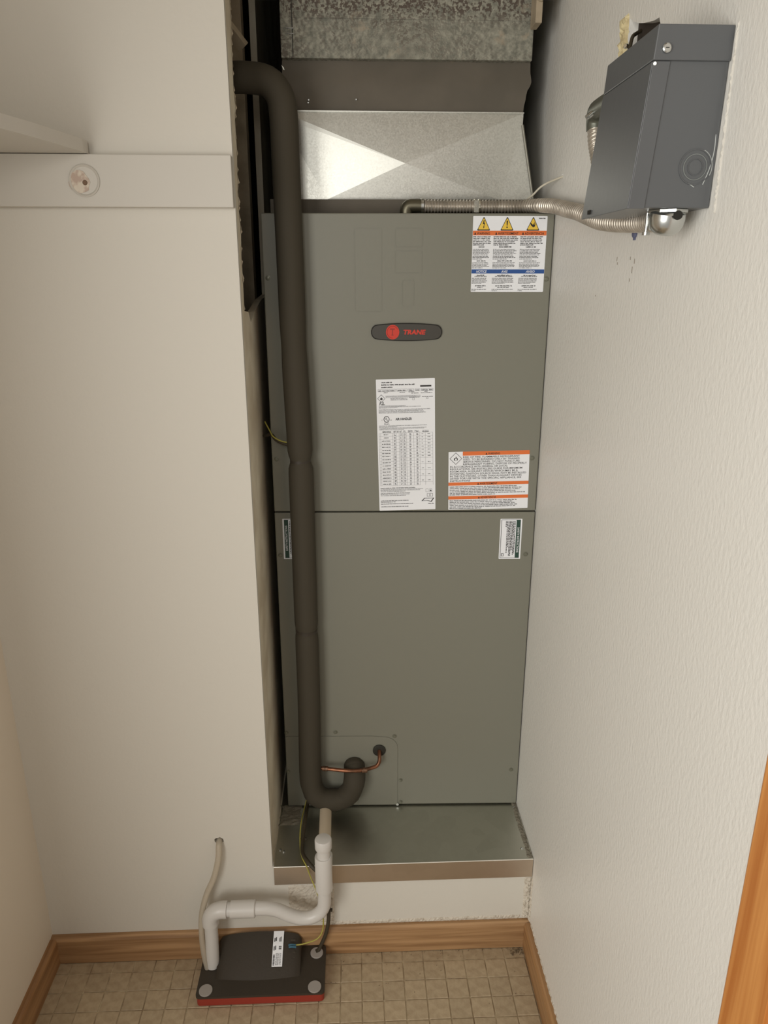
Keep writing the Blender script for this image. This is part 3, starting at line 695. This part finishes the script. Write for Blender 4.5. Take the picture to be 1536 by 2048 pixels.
for i, (xr, z) in enumerate(prof):
    nx = 14; row = []
    for j in range(nx+1):
        t = j/nx; x = -.4975-.004*i/9 + (xr+.4975+.004*i/9)*t
        y = YT+.004 - .004*math.sin(i/9*PI) + .0012*math.sin(j*1.7+i*.9)
        row.append(b.verts.new((x, y, z)))
    row.append(b.verts.new((xr-.001, YT+.24, z))); row.insert(0, b.verts.new((-.4975, YT+.24, z)))
    rows_.append(row)
for r0, r1 in zip(rows_, rows_[1:]):
    for j in range(len(r0)-1): b.faces.new((r0[j], r0[j+1], r1[j+1], r1[j]))
child('canvas_band', b, CANVAS, cn, True)
for x, z in ((-.452, 1.731), (-.451, 1.7355), (-.364, 1.737)):
    b = BM(); add_cyl(b, (x, YT-.003, z), (x, YT+.002, z), .0012, n=8); child('rivet', b, ZINC, cn)
ot = thing('old_duct', 'old stained galvanized duct trunk at the top of the niche', 'duct', (-.27, .24, 1.8005))
b = BM(); add_box(b, -.4975, -.0445, .238, .50, 1.8005, TOP-.002, bev=.0015); child('duct_body', b, OLDD, ot)
b = BM(); add_box(b, -.4775, -.0455, .2365, .2378, 1.8625, TOP-.01); child('upper_sheet', b, OLDD, ot)
b = BM(); add_box(b, -.4768, -.4756, .2362, .2378, 1.803, 1.905); child('folded_seam', b, SEAMD, ot)
for z in (1.838, 1.8465):
    b = BM(); add_tube(b, [(-.489, .2362, z+.001), (-.482, .2358, z), (-.474, .2362, z)], .0009, 6, smooth=False); child('staple', b, ZINC, ot, True)
b = BM(); add_box(b, -.0540, -.0425, .185, .225, 1.8455, 1.905, bev=.001)
tag(obj('wood_strip', b, STUD), 'short pale wood strip beside the old duct at top right', 'wood strip')
b = BM(); add_poly(b, [(-.4975, 1.789), (-.4935, 1.785), (-.4925, 1.781), (-.4945, 1.782)], 0)
bmesh.ops.translate(b, verts=b.verts, vec=(0, .238, 0)); child('bent_tab', b, mat('tab_glint', (240, 240, 232), .3, .3), ot)  # near-white colour paints the glint on this bit of metal

# ---------------- insulated suction line ----------------
CA, SA = math.cos(-.0278), math.sin(-.0278)
def UF(s, off, z):   # point in front of the cabinet face -> world
    return (-.5416 + s*CA + off*SA, .1842 + s*SA - off*CA, PZ+.002+z)
pp = [(-.655, .168, 1.748), (-.60, .160, 1.750), (-.55, .156, 1.750), (-.516, .153, 1.744), (-.497, .151, 1.725), (-.4905, .150, 1.695)] + \
     [UF(s, .0305, z) for s, z in ((.0530, 1.38), (.0545, 1.20), (.0556, 1.06), (.0604, .8667), (.0609, .7639), (.0609, .5444), (.061, .3041), (.0585, .16), (.0580, .11))] + \
     [UF(.0605, .031, .082), UF(.070, .032, .057), UF(.088, .033, .046), UF(.108, .033, .043), UF(.130, .033, .047), UF(.148, .032, .062), UF(.157, .030, .085), UF(.159, .022, .102), UF(.1585, .010, .110)]
notch = [(PZ+.002+.8455, .0050, .010), (PZ+.002+.475, .0022, .012), (PZ+.002+1.07, .0012, .03)]
def prad(a, tot, p):
    r = .0247
    for z, d, w_ in notch: r -= d*math.exp(-((p.z-z)/w_)**2)
    if p.z < .40: r += .0010*math.sin(a*150)*math.exp(-((p.z-.29)/.03)**2)
    if p.y > .1722 and p.z < .5: r = min(r, .0235)
    return r
ip = thing('insulated_pipe', 'thick black foam insulated refrigerant pipe running down the unit front', 'pipe', UF(.06, .03, .02))
child('foam_sleeve', tube_bm(pp, prad, n=22, step=.008), BLACKF, ip, True)
for z, s in ((.8455, .0607), (.475, .0611)):
    b = BM(); pz = UF(s, .0305, z)
    rr_ = .0205 if z > .8 else .0232
    add_cyl(b, (pz[0]-.0002, pz[1], pz[2]-.0035), (pz[0], pz[1], pz[2]+.0035), rr_, n=22); child('tape_joint', b, BLACKP, ip, True)

# ---------------- copper liquid line ----------------
cp = [UF(.078, .026, .1245), UF(.10, .030, .1245), UF(.15, .0385, .1250), UF(.180, .036, .1258), UF(.198, .030, .1262), UF(.210, .026, .129), UF(.2155, .023, .138), UF(.216, .018, .147), UF(.2158, .004, .1532)]
cl_ = thing('copper_line', 'thin copper tube bending into the unit beside the black pipe', 'tube', UF(.15, .035, .1245))
child('tube', tube_bm(cp, .0043, n=12, step=.004), COPPER, cl_, True)
for s, off in ((.0865, .028), (.176, .0375)):
    b = BM(); p0 = UF(s, off, .1256 if s > .1 else .1245); p1 = UF(s+.012, off-.001 if s > .1 else off+.001, .1258 if s > .1 else .1245); add_cyl(b, p0, p1, .0058, n=14)
    child('coupling', b, mat('brazed_joint', (92, 70, 54), .5, .8, rgb2=(140, 106, 84), vscale=200), cl_, True)

# ---------------- PVC condensate drain with trap ----------------
RX, RY = -.449, -.050
dr = thing('drain_pipe', 'white plastic drain pipe with trap, rising from the pump to the unit', 'drain pipe', (RX, RY, .17))
b = BM(); add_lathe(b, [(.0168, 0), (.0172, .001), (.0172, .020), (.0158, .0225), (.0150, .0228)], (RX+.001, RY, .322), (0, 0, 1), 32); child('end_cap', b, PVC, dr, True)
b = BM(); add_cyl(b, (RX+.001, RY, .295), (RX+.001, RY, .323), .0136, n=28); child('stub_pipe', b, PVC, dr, True)
b = BM(); add_lathe(b, [(.0140, 0), (.0176, .0004), (.0178, .002), (.0174, .082), (.0165, .085), (.0135, .0852)], (RX, RY, .2165), (0, 0, 1), 32)
add_cyl(b, (RX, RY+.004, .262), (RX, RY+.045, .262), .0172, n=28); child('tee', b, PVC, dr, True)
b = BM(); add_cyl(b, (RX, RY+.04, .262), UF(.0905, .001, .0265), .0133, n=24); child('horizontal_pipe', b, PVCD, dr, True)
trap = [(RX, RY, .2190), (RX, RY, .195), (RX-.002, RY, .172), (RX-.012, RY-.001, .155), (RX-.030, RY-.002, .1455), (RX-.052, RY-.002, .1450), (RX-.078, RY-.001, .155), (RX-.098, RY, .1655), (RX-.120, RY, .1712), (-.600, RY, .1718), (-.602, RY, .1718)]
child('trap_bend', tube_bm(trap, lambda a, t, p: .0137, n=24, step=.006), PVC, dr, True)
b = BM(); add_lathe(b, [(.0142, 0), (.0172, .0004), (.0174, .050), (.0160, .0515)], (-.6445, RY, .1715), (1, 0, 0), 30); child('coupling', b, PVC, dr, True)
b = BM(); add_cyl(b, (-.655, RY, .1715), (-.640, RY, .1715), .0142, n=26); child('short_pipe', b, PVC, dr, True)
b = BM(); el = [(-.652, RY, .1715), (-.668, RY, .1710), (-.681, RY, .1640), (-.6875, RY, .150), (-.688, RY, .136)]
add_tube(b, el, .0172, n=26, step=.004); child('elbow', b, PVC, dr, True)
b = BM(); add_tube(b, [(-.688, RY, .138), (-.6885, RY, .10), (-.690, RY-.004, .0275)], .0137, n=24, step=.02); child('down_pipe', b, PVC, dr, True)

# ---------------- clear vinyl tube ----------------
vt = [(-.668, .02, .302), (-.667, .0, .3035), (-.6672, -.010, .298), (-.6689, -.018, .272), (-.679, -.025, .2319), (-.6965, -.030, .1916), (-.7075, -.038, .1492), (-.7095, -.047, .1062), (-.7065, -.055, .065), (-.7005, -.060, .0265)]
tag(obj('vinyl_tube', tube_bm(vt, .0062, n=14, step=.006), VINYL, loc=(-.70, -.05, .03), smooth=True), 'clear vinyl discharge tube from the wall hole down to the pump', 'tube')

# ---------------- condensate pump ----------------
pu = thing('condensate_pump', 'black and red condensate pump lying on the tiled floor', 'pump', (-.58, -.07, 0))
PX0, PX1, PY0, PY1 = -.7125, -.4515, -.1265, -.0145
FXY = lambda u, v, w: (u, v, w)
base = rnd(PX0, PY0, PX1, PY1, .008)
b = slab(base, [], lambda u, v, w: (u, v, .0006+w), .0225)
bmesh.ops.bevel(b, geom=[e for e in b.edges if e.verts[0].co.z < .001 and e.verts[1].co.z < .001 and len(e.link_faces) == 2 and e.calc_face_angle(0) > .5], offset=.002, segments=2, affect='EDGES')
child('reservoir', b, RED, pu)
b = slab(rnd(PX0-.0012, PY0-.0012, PX1+.0012, PY1+.001, .008), [], lambda u, v, w: (u, v, .0215+w), .0055)
lid = child('lid', b, BLACKP, pu)
# arched motor housing at the back of the lid, sloping down towards the front
b = BM(); n = 24; R0 = []; R1 = []; R2 = []; R3 = []
for i in range(n+1):
    t = i/n; x = -.680 + t*.177
    arch = math.sin(PI*min(1, max(0, t)))**.35 if 0 < t < 1 else 0
    zt = .052 + .0225*(arch if arch else .0)
    R0.append(b.verts.new((x, -.0152, .0265))); R1.append(b.verts.new((x, -.0165, zt)))
    R2.append(b.verts.new((x, -.040, .040 + .022*arch))); R3.append(b.verts.new((x, -.088-.006*math.sin(PI*t), .0268)))
for i in range(n):
    for A_, B_ in ((R0, R1), (R1, R2), (R2, R3)): b.faces.new((A_[i], A_[i+1], B_[i+1], B_[i]))
for k_ in (0, n): b.faces.new((R0[k_], R1[k_], R2[k_], R3[k_]))
hs = child('motor_housing', b, BLACKP, pu, True)
for k_ in range(5):
    b = BM(); z0 = .060-.006*k_; y0 = -.030-.009*k_
    add_box(b, -.5255, -.5150, y0-.0012, y0+.0012, z0-.004, z0+.0022); child('vent_rib', b, mat('rib_plastic', (80, 74, 64), .5), pu)
for x, y in ((-.6945, -.1135), (-.4710, -.1145), (-.4700, -.034)):
    b = BM(); add_lathe(b, [(.0137, 0), (.0137, .0020), (.0130, .0026)], (x, y, .0270), (0, 0, 1), 28); tag(child('round_pad', b, PAD, pu, True), 'grey round pad')
# sticker on the housing slope
zs = lambda y: (.0618 + (y+.040)/(.0235)*.0125) if y > -.040 else (.0268 + (y+.094)/(.054)*(.0350))
b = BM(); G = []
for y in (-.0175, -.030, -.040, -.055, -.075):
    G.append([b.verts.new((x + (y+.04)*.02, y, zs(y)+.0009)) for x in (-.5625, -.5405)])
for p, q in zip(G, G[1:]): b.faces.new((p[0], p[1], q[1], q[0]))
stk = child('pump_sticker', b, LABEL, pu); stk['label'] = 'narrow white sticker with small black print'
b = BM(); rr = random.Random(6)
def pq(x, y): return b.verts.new((x + (y+.04)*.02, y, zs(y)+.0014))
def prc(x0, x1, y0, y1): b.faces.new((pq(x0, y0), pq(x1, y0), pq(x1, y1), pq(x0, y1)))
for y0, y1, x0, x1 in ((-.073, -.056, -.5608, -.5570),):
    y = y0
    while y < y1: prc(x0, x1, y, y+.0012); y += .0019
for xx in (-.5550, -.5532, -.5514, -.5496, -.5470, -.5450):
    y = -.073
    while y < -.054: l_ = rr.uniform(.001, .004); prc(xx, xx+.0007, y, min(y+l_, -.054)); y += l_+.0007
for (x0, y0) in ((-.5605, -.050), (-.5575, -.049), (-.5600, -.036), (-.5570, -.035)): prc(x0, x0+.0020, y0, y0+.0065)
for (x0, y0) in ((-.5495, -.0485), (-.5465, -.0485), (-.5495, -.0455), (-.5465, -.0455)): prc(x0, x0+.0022, y0, y0+.0022)
for k_ in range(3): prc(-.5495+.0018*k_, -.5485+.0018*k_, -.036, -.0295+.001*k_)
me = bpy.data.meshes.new('sticker_print'); bmesh.ops.translate(b, verts=b.verts, vec=-Vector(pu.location)); b.to_mesh(me); b.free(); me.materials.append(INK)
o = bpy.data.objects.new('sticker_print', me); C.objects.link(o); o.parent = stk
for dx, dy in ((0, 0), (.001, -.005)):
    b = BM(); add_tube(b, [(-.5290+dx, -.041+dy, .0600), (-.5240+dx, -.041+dy, .0610), (-.5140+dx, -.0405+dy, .0590)], lambda a, t, p: .0022, n=10, step=.003)
    child('wire_connector', b, BWIRE, pu, True)

# ---------------- control cable and wires ----------------
cb_ = [UF(.055, .012, .055), UF(.0480, .018, .020), (-.4960, .110, .258), (-.4990, .060, .2490), (-.4975, .022, .2470), (-.4870, -.004, .2500), (-.4740, -.0190, .2450), (-.4560, -.0225, .225),
       (-.4440, -.0225, .190), (-.4425, -.0240, .150), (-.4430, -.0265, .110), (-.4490, -.0275, .075), (-.4600, -.0285, .045), (-.4670, -.0300, .030), (-.4720, -.0320, .0305)]
cab = thing('control_cable', 'dark thin cable with zip ties from the black pipe down to the pump', 'cable', (-.449, -.03, .03))
child('cable_jacket', tube_bm(cb_, .0042, n=10, step=.006), BCABLE, cab, True)
for p, d in (((-.4990, .060, .2490), (0, 1, 0)), ((-.4427, -.0245, .135), (0, 0, 1))):
    b = BM(); p = Vector(p); d = Vector(d); add_cyl(b, p-d*.0014, p+d*.0014, .0040, n=12)
    add_box(b, p.x+.002, p.x+.0085, p.y-.003, p.y+.002, p.z-.0022, p.z+.0030); add_box(b, p.x-.0065, p.x-.002, p.y-.001, p.y+.001, p.z-.001, p.z+.001)
    child('zip_tie', b, BLACKP, cab)
yw = [UF(.0500, .015, .045), UF(.0420, .020, .015), (-.5045, .105, .2560), (-.5050, .062, .2500), (-.4995, .020, .2410), (-.4875, -.0065, .2365), (-.4800, -.0120, .215), (-.4660, -.0260, .185), (-.4550, -.0270, .130), (-.4560, -.0290, .085),
      (-.4680, -.0330, .066), (-.4850, -.0370, .0620), (-.5010, -.0400, .0600), (-.5150, -.0405, .0590)]
tag(obj('yellow_wire', tube_bm(yw, .0014, n=8, step=.006), YWIRE, loc=(-.50, -.035, .035), smooth=True), 'thin yellow wire beside the dark cable, ending at the pump', 'wire')
w2 = [UF(-.016, -.02, .885), UF(.003, .010, .893), UF(.012, .020, .886), UF(.026, .026, .880), UF(.046, .028, .874)]
tag(obj('control_cable', tube_bm(w2, .0034, n=10, step=.004), BCABLE, loc=UF(.02, .02, .88), smooth=True), 'short dark cable crossing from the niche wall to the black pipe', 'cable')
w2 = [UF(-.012, -.012, .915), UF(.002, .012, .898), UF(.008, .022, .892), UF(.024, .027, .884), UF(.046, .028, .880)]
tag(obj('yellow_wire', tube_bm(w2, .0014, n=8, step=.004), YWIRE, loc=UF(.02, .02, .89), smooth=True), 'short yellow wire beside the cable crossing at the niche wall', 'wire')
w2 = [(-.0475, .246, 1.557), (-.0445, .215, 1.5655), (-.0384, .195, 1.5722), (-.0290, .185, 1.583), (-.0180, .178, 1.5900), (-.0080, .160, 1.594), (.004, .142, 1.598), (.012, .142, 1.598)]
tag(obj('white_wire', tube_bm(w2, .0018, n=8, step=.004), WWIRE, loc=(-.03, .18, 1.58), smooth=True), 'thin white wire from the right wall hole to the duct corner', 'wire')

# ---------------- flexible conduits ----------------
def corrug(pts, r, pitch=.0060, n=18, amp=.0014, stretch_after=9, wide=.0100, amp2=.0020):
    fine = spline(pts, .0008); even = [fine[0]]; need = pitch/8; run = 0
    for a, c in zip(fine, fine[1:]):          # walk the path at an even spacing
        L_ = (c-a).length
        while run + L_ >= need:
            t = (need-run)/L_; a = a.lerp(c, t); even.append(a); L_ = (c-a).length; run = 0
        run += L_
    def rad(a, t, p):                         # the coils are pulled apart where the hose is stretched
        ph = a/pitch if a < stretch_after else stretch_after/pitch + (a-stretch_after)/wide
        return r + (amp if a < stretch_after else amp2)*math.copysign(abs(math.cos(2*PI*ph))**.6, math.cos(2*PI*ph))
    b = BM(); add_tube(b, even, rad, n=n, smooth=False); return b
fc = thing('flexible_conduit', 'flexible steel conduit from the unit top along the wall to the grey box', 'conduit', (-.14, .21, 1.552))
c1 = [(-.243, .212, 1.5535), (-.20, .212, 1.5532), (-.15, .211, 1.5530), (-.10, .209, 1.5530), (-.055, .202, 1.5530), (-.030, .175, 1.5520), (-.0205, .13, 1.548), (-.0165, .08, 1.541), (-.0160, .03, 1.5335), (-.0160, -.024, 1.5262), (-.0160, -.08, 1.516),
      (-.0160, -.14, 1.5055), (-.0160, -.20, 1.4995), (-.0165, -.26, 1.4955), (-.019, -.32, 1.4925), (-.025, -.372, 1.4905), (-.030, -.400, 1.4890)]
child('conduit_hose', corrug(c1, .0108, stretch_after=.22), CONDM, fc, True)
b = BM(); add_tube(b, [(-.273, .212, 1.536), (-.273, .212, 1.545), (-.2705, .212, 1.5515), (-.264, .212, 1.5538), (-.240, .212, 1.5538)], .0118, n=20, step=.003)
child('elbow_connector', b, mat('dull_zinc', (120, 116, 100), .4, .9), fc, True)
b = BM(); add_lathe(b, [(.0120, -.003), (.0132, -.0025), (.0132, .0025), (.0120, .003)], (-.243, .212, 1.5538), (1, 0, 0), 20); child('coupling_ring', b, ZINC, fc, True)
b = BM()
for x in (-.1475, -.1400): add_lathe(b, [(.0118, -.002), (.0128, -.0015), (.0128, .0015), (.0118, .002)], (x+.0035, .211, 1.5530), (1, 0, 0), 20)
add_box(b, -.147, -.138, .1985, .2005, 1.5415, 1.5625); child('strap', b, mat('bright_strap', (226, 224, 212), .25, 1.0), fc, True)
lb = thing('conduit_fitting', 'shiny metal elbow fitting beneath the grey box', 'fitting', (-.036, -.43, 1.496))
b = BM(); add_lathe(b, [(.003, -.0150), (.010, -.0138), (.0155, -.0100), (.0182, -.004), (.0190, .0030), (.0185, .0080), (.0160, .0105)], (-.036, -.4330, 1.4865), (0, -.25, 1), 28)
child('elbow_body', b, ZINC, lb, True)
b = BM(); add_tube(b, [(-.034, -.428, 1.4880), (-.030, -.405, 1.4890), (-.027, -.388, 1.4900)], .0135, n=22, step=.004); child('clamp_collar', b, ZINC, lb, True)
b = BM(); add_cyl(b, (-.046, -.403, 1.474), (-.046, -.403, 1.4965), .0022, n=10); add_cyl(b, (-.046, -.403, 1.473), (-.046, -.403, 1.4765), .0042, n=14); child('clamp_screw', b, ZINC, lb, True)
b = BM(); add_cyl(b, (-.034, -.4555, 1.4900), (-.034, -.4582, 1.4904), .0046, n=16); child('screw_recess', b, SEAMD, lb)
b = BM(); add_lathe(b, [(.0215, 0), (.0215, .0030)], (-.034, -.430, 1.4940), (0, 0, 1), 8); child('lock_nut', b, ZINC, lb)
c2 = [(-.026, -.116, 1.6320), (-.026, -.122, 1.615), (-.0255, -.135, 1.595), (-.0240, -.152, 1.572), (-.0200, -.175, 1.548), (-.0150, -.200, 1.530), (.010, -.225, 1.522)]
f2 = thing('flexible_conduit', 'second flexible conduit curving down behind the grey box', 'conduit', (-.022, -.15, 1.63))
child('conduit_hose', corrug(c2, .0100), CONDM, f2, True)
b = BM(); add_tube(b, [(-.030, -.305, 1.648), (-.030, -.24, 1.650), (-.030, -.150, 1.651), (-.029, -.126, 1.6495), (-.027, -.1160, 1.640), (-.026, -.1155, 1.628)], .0125, n=20, step=.004)
child('elbow_connector', b, mat('grey_connector', (112, 114, 104), .4, .6), f2, True)
for y in (-.144, -.134):
    b = BM(); add_cyl(b, (-.045, y, 1.640), (-.038, y, 1.646), .0035, n=10); child('screw', b, ZINC, f2, True)
b = BM(); add_lathe(b, [(.003, -.0005), (.0060, 0), (.0064, .002), (.0048, .0035)], (-.0004, -.247, 1.4830), (-1, 0, 0), 16)
for k_ in (-1, 1): add_box(b, -.0025, -.0005, -.2474+k_*.0018, -.2466+k_*.0018, 1.4745, 1.4785)
tag(obj('wall_anchor', b, ANCH, loc=(0, -.247, 1.4795), smooth=True), 'small blue wall anchor under the conduit on the right wall', 'anchor')

# ---------------- grey electrical box on the right wall ----------------
bx = thing('electrical_box', 'grey metal electrical box mounted on the textured right wall', 'electrical box', (0, -.385, 1.497))
BY0, BY1, BX, BZ0, BZ1 = -.4600, -.3130, -.0735, 1.4975, 1.6300
lean = .012   # the foot of the box stands a little further out than its head
b = BM(); add_box(b, BX, -.0006, BY0, BY1, BZ0, 1.660, bev=.0012)
for v in b.verts:
    if v.co.x < -.03: v.co.x -= lean*(1.66-v.co.z)/.165
    v.co.y += (.020 if v.co.y > -.38 else .006)*(1.66-v.co.z)/.165
child('body', b, BOXM, bx)
b = BM(); add_box(b, BX-.0030, -.0006, BY0-.0028, BY1+.0015, 1.6315, 1.6625, bev=.0010)
for v in b.verts:
    if v.co.x < -.03: v.co.x -= lean*(1.66-v.co.z)/.165
    if v.co.y < -.4 and v.co.z < 1.64: v.co.y += .0005
child('hood', b, BOXM, bx)
b = BM(); add_box(b, BX-.0026, BX-.0008, BY0+.0005, BY1+.0002, BZ0-.001, 1.6310, bev=.0006)
add_box(b, BX-.0020, BX+.0150, BY0-.0018, BY0-.0004, BZ0-.001, 1.6310, bev=.0004)
for v in b.verts:
    v.co.x -= lean*(1.66-v.co.z)/.165; v.co.y += (.020 if v.co.y > -.38 else .006)*(1.66-v.co.z)/.165
child('cover', b, BOXM, bx)
b = BM(); add_box(b, BX-.0038, BX-.0020, BY1-.016, BY1-.007, 1.5005, 1.5050)
for v in b.verts: v.co.x -= lean
child('slot', b, SEAMD, bx)
def ringb(cy, cz, r, w_, y):
    b = BM(); n = 36
    for k_ in range(n):
        a0, a1 = 2*PI*k_/n, 2*PI*(k_+1)/n
        b.faces.new([b.verts.new((cy+rr_*math.cos(a), y + .006*(1.66-(cz+rr_*math.sin(a)))/.165, cz+rr_*math.sin(a))) for rr_, a in ((r, a0), (r, a1), (r-w_, a1), (r-w_, a0))])
    bmesh.ops.remove_doubles(b, verts=b.verts, dist=1e-6)
    e = bmesh.ops.extrude_face_region(b, geom=b.faces[:]); bmesh.ops.translate(b, verts=[v for v in e['geom'] if isinstance(v, bmesh.types.BMVert)], vec=(0, -.0009, 0)); return b
for r, w_ in ((.0170, .0008), (.0125, .0007), (.0080, .0006)):
    child('knockout', ringb(-.0215, 1.5365, r, w_, BY0-.0001), BOXM if r != .0125 else mat('worn_box_paint', (124, 128, 126), .4), bx)
b = BM()
add_tube(b, [(-.0215+.0178*math.cos(a), BY0+.0044, 1.5365+.0178*math.sin(a)) for a in [1.75-.2*i for i in range(12)]], .0006, 5, smooth=True, step=.002)
add_tube(b, [(-.004, BY0+.0038, 1.567), (-.0035, BY0+.004, 1.552), (-.006, BY0+.0046, 1.535), (-.011, BY0+.005, 1.520)], .0006, 5, step=.004)
add_tube(b, [(-.026, BY0+.0046, 1.521), (-.020, BY0+.0046, 1.5175)], .0005, 5, step=.004)
child('scratch', b, SCRATCH, bx)
b = BM(); add_lathe(b, [(.0044, 0), (.0044, .0022), (.0034, .0030)], (-.0668, BY0-.0029, 1.6415), (0, -1, 0), 20); child('screw', b, ZINC, bx, True)
b = BM(); add_box(b, -.0685, -.0651, BY0-.0062, BY0-.0058, 1.6412, 1.6418); child('screw_slot', b, SEAMD, bx)
b = BM(); add_lathe(b, [(.0016, 0), (.0016, .0018)], (BX-.0022, BY0-.0005, 1.6285), (-.5, -1, 0), 10); child('bright_nick', b, mat('bright_nick', (236, 236, 228), .3, .5), bx)
wn = [(-.012, -.19, 1.705), (-.005, -.178, 1.727), (.004, -.165, 1.735), (.012, -.16, 1.74)]
tag(obj('wire_stub', tube_bm(wn, .0024, n=8, step=.004), BCABLE, loc=(0, -.18, 1.72), smooth=True), 'dark wire in the broken hole above the grey box', 'wire')
b = BM(); add_lathe(b, [(.0015, -.002), (.0034, 0), (.0034, .004), (.002, .006)], (-.004, -.157, 1.722), (-.6, -.7, 0), 14)
tag(obj('metal_screw', b, mat('bright_screw', (230, 228, 214), .2, 1.0), loc=(-.004, -.157, 1.722), smooth=True), 'bright screw head in the hole above the grey box', 'screw')

# ---------------- crumbs on the floor ----------------
b = BM(); rr = random.Random(21)
for k_ in range(60):
    x = -rr.random()**1.6*.42-.02; y = -.016-rr.random()**2.2*.13; s = rr.uniform(.0004, .0011)
    bmesh.ops.create_icosphere(b, subdivisions=1, radius=s, matrix=Matrix.Translation((x, y, s*.5)))
for k_ in range(60):
    x = -rr.uniform(.016, .045); y = -rr.uniform(.016, .034); s = rr.uniform(.0005, .0016)
    bmesh.ops.create_icosphere(b, subdivisions=1, radius=s, matrix=Matrix.Translation((x, y, s*.4)))
tag(obj('floor_debris', b, DUST), 'dark crumbs and grit scattered along the floor near the baseboard', 'debris', kind='stuff')
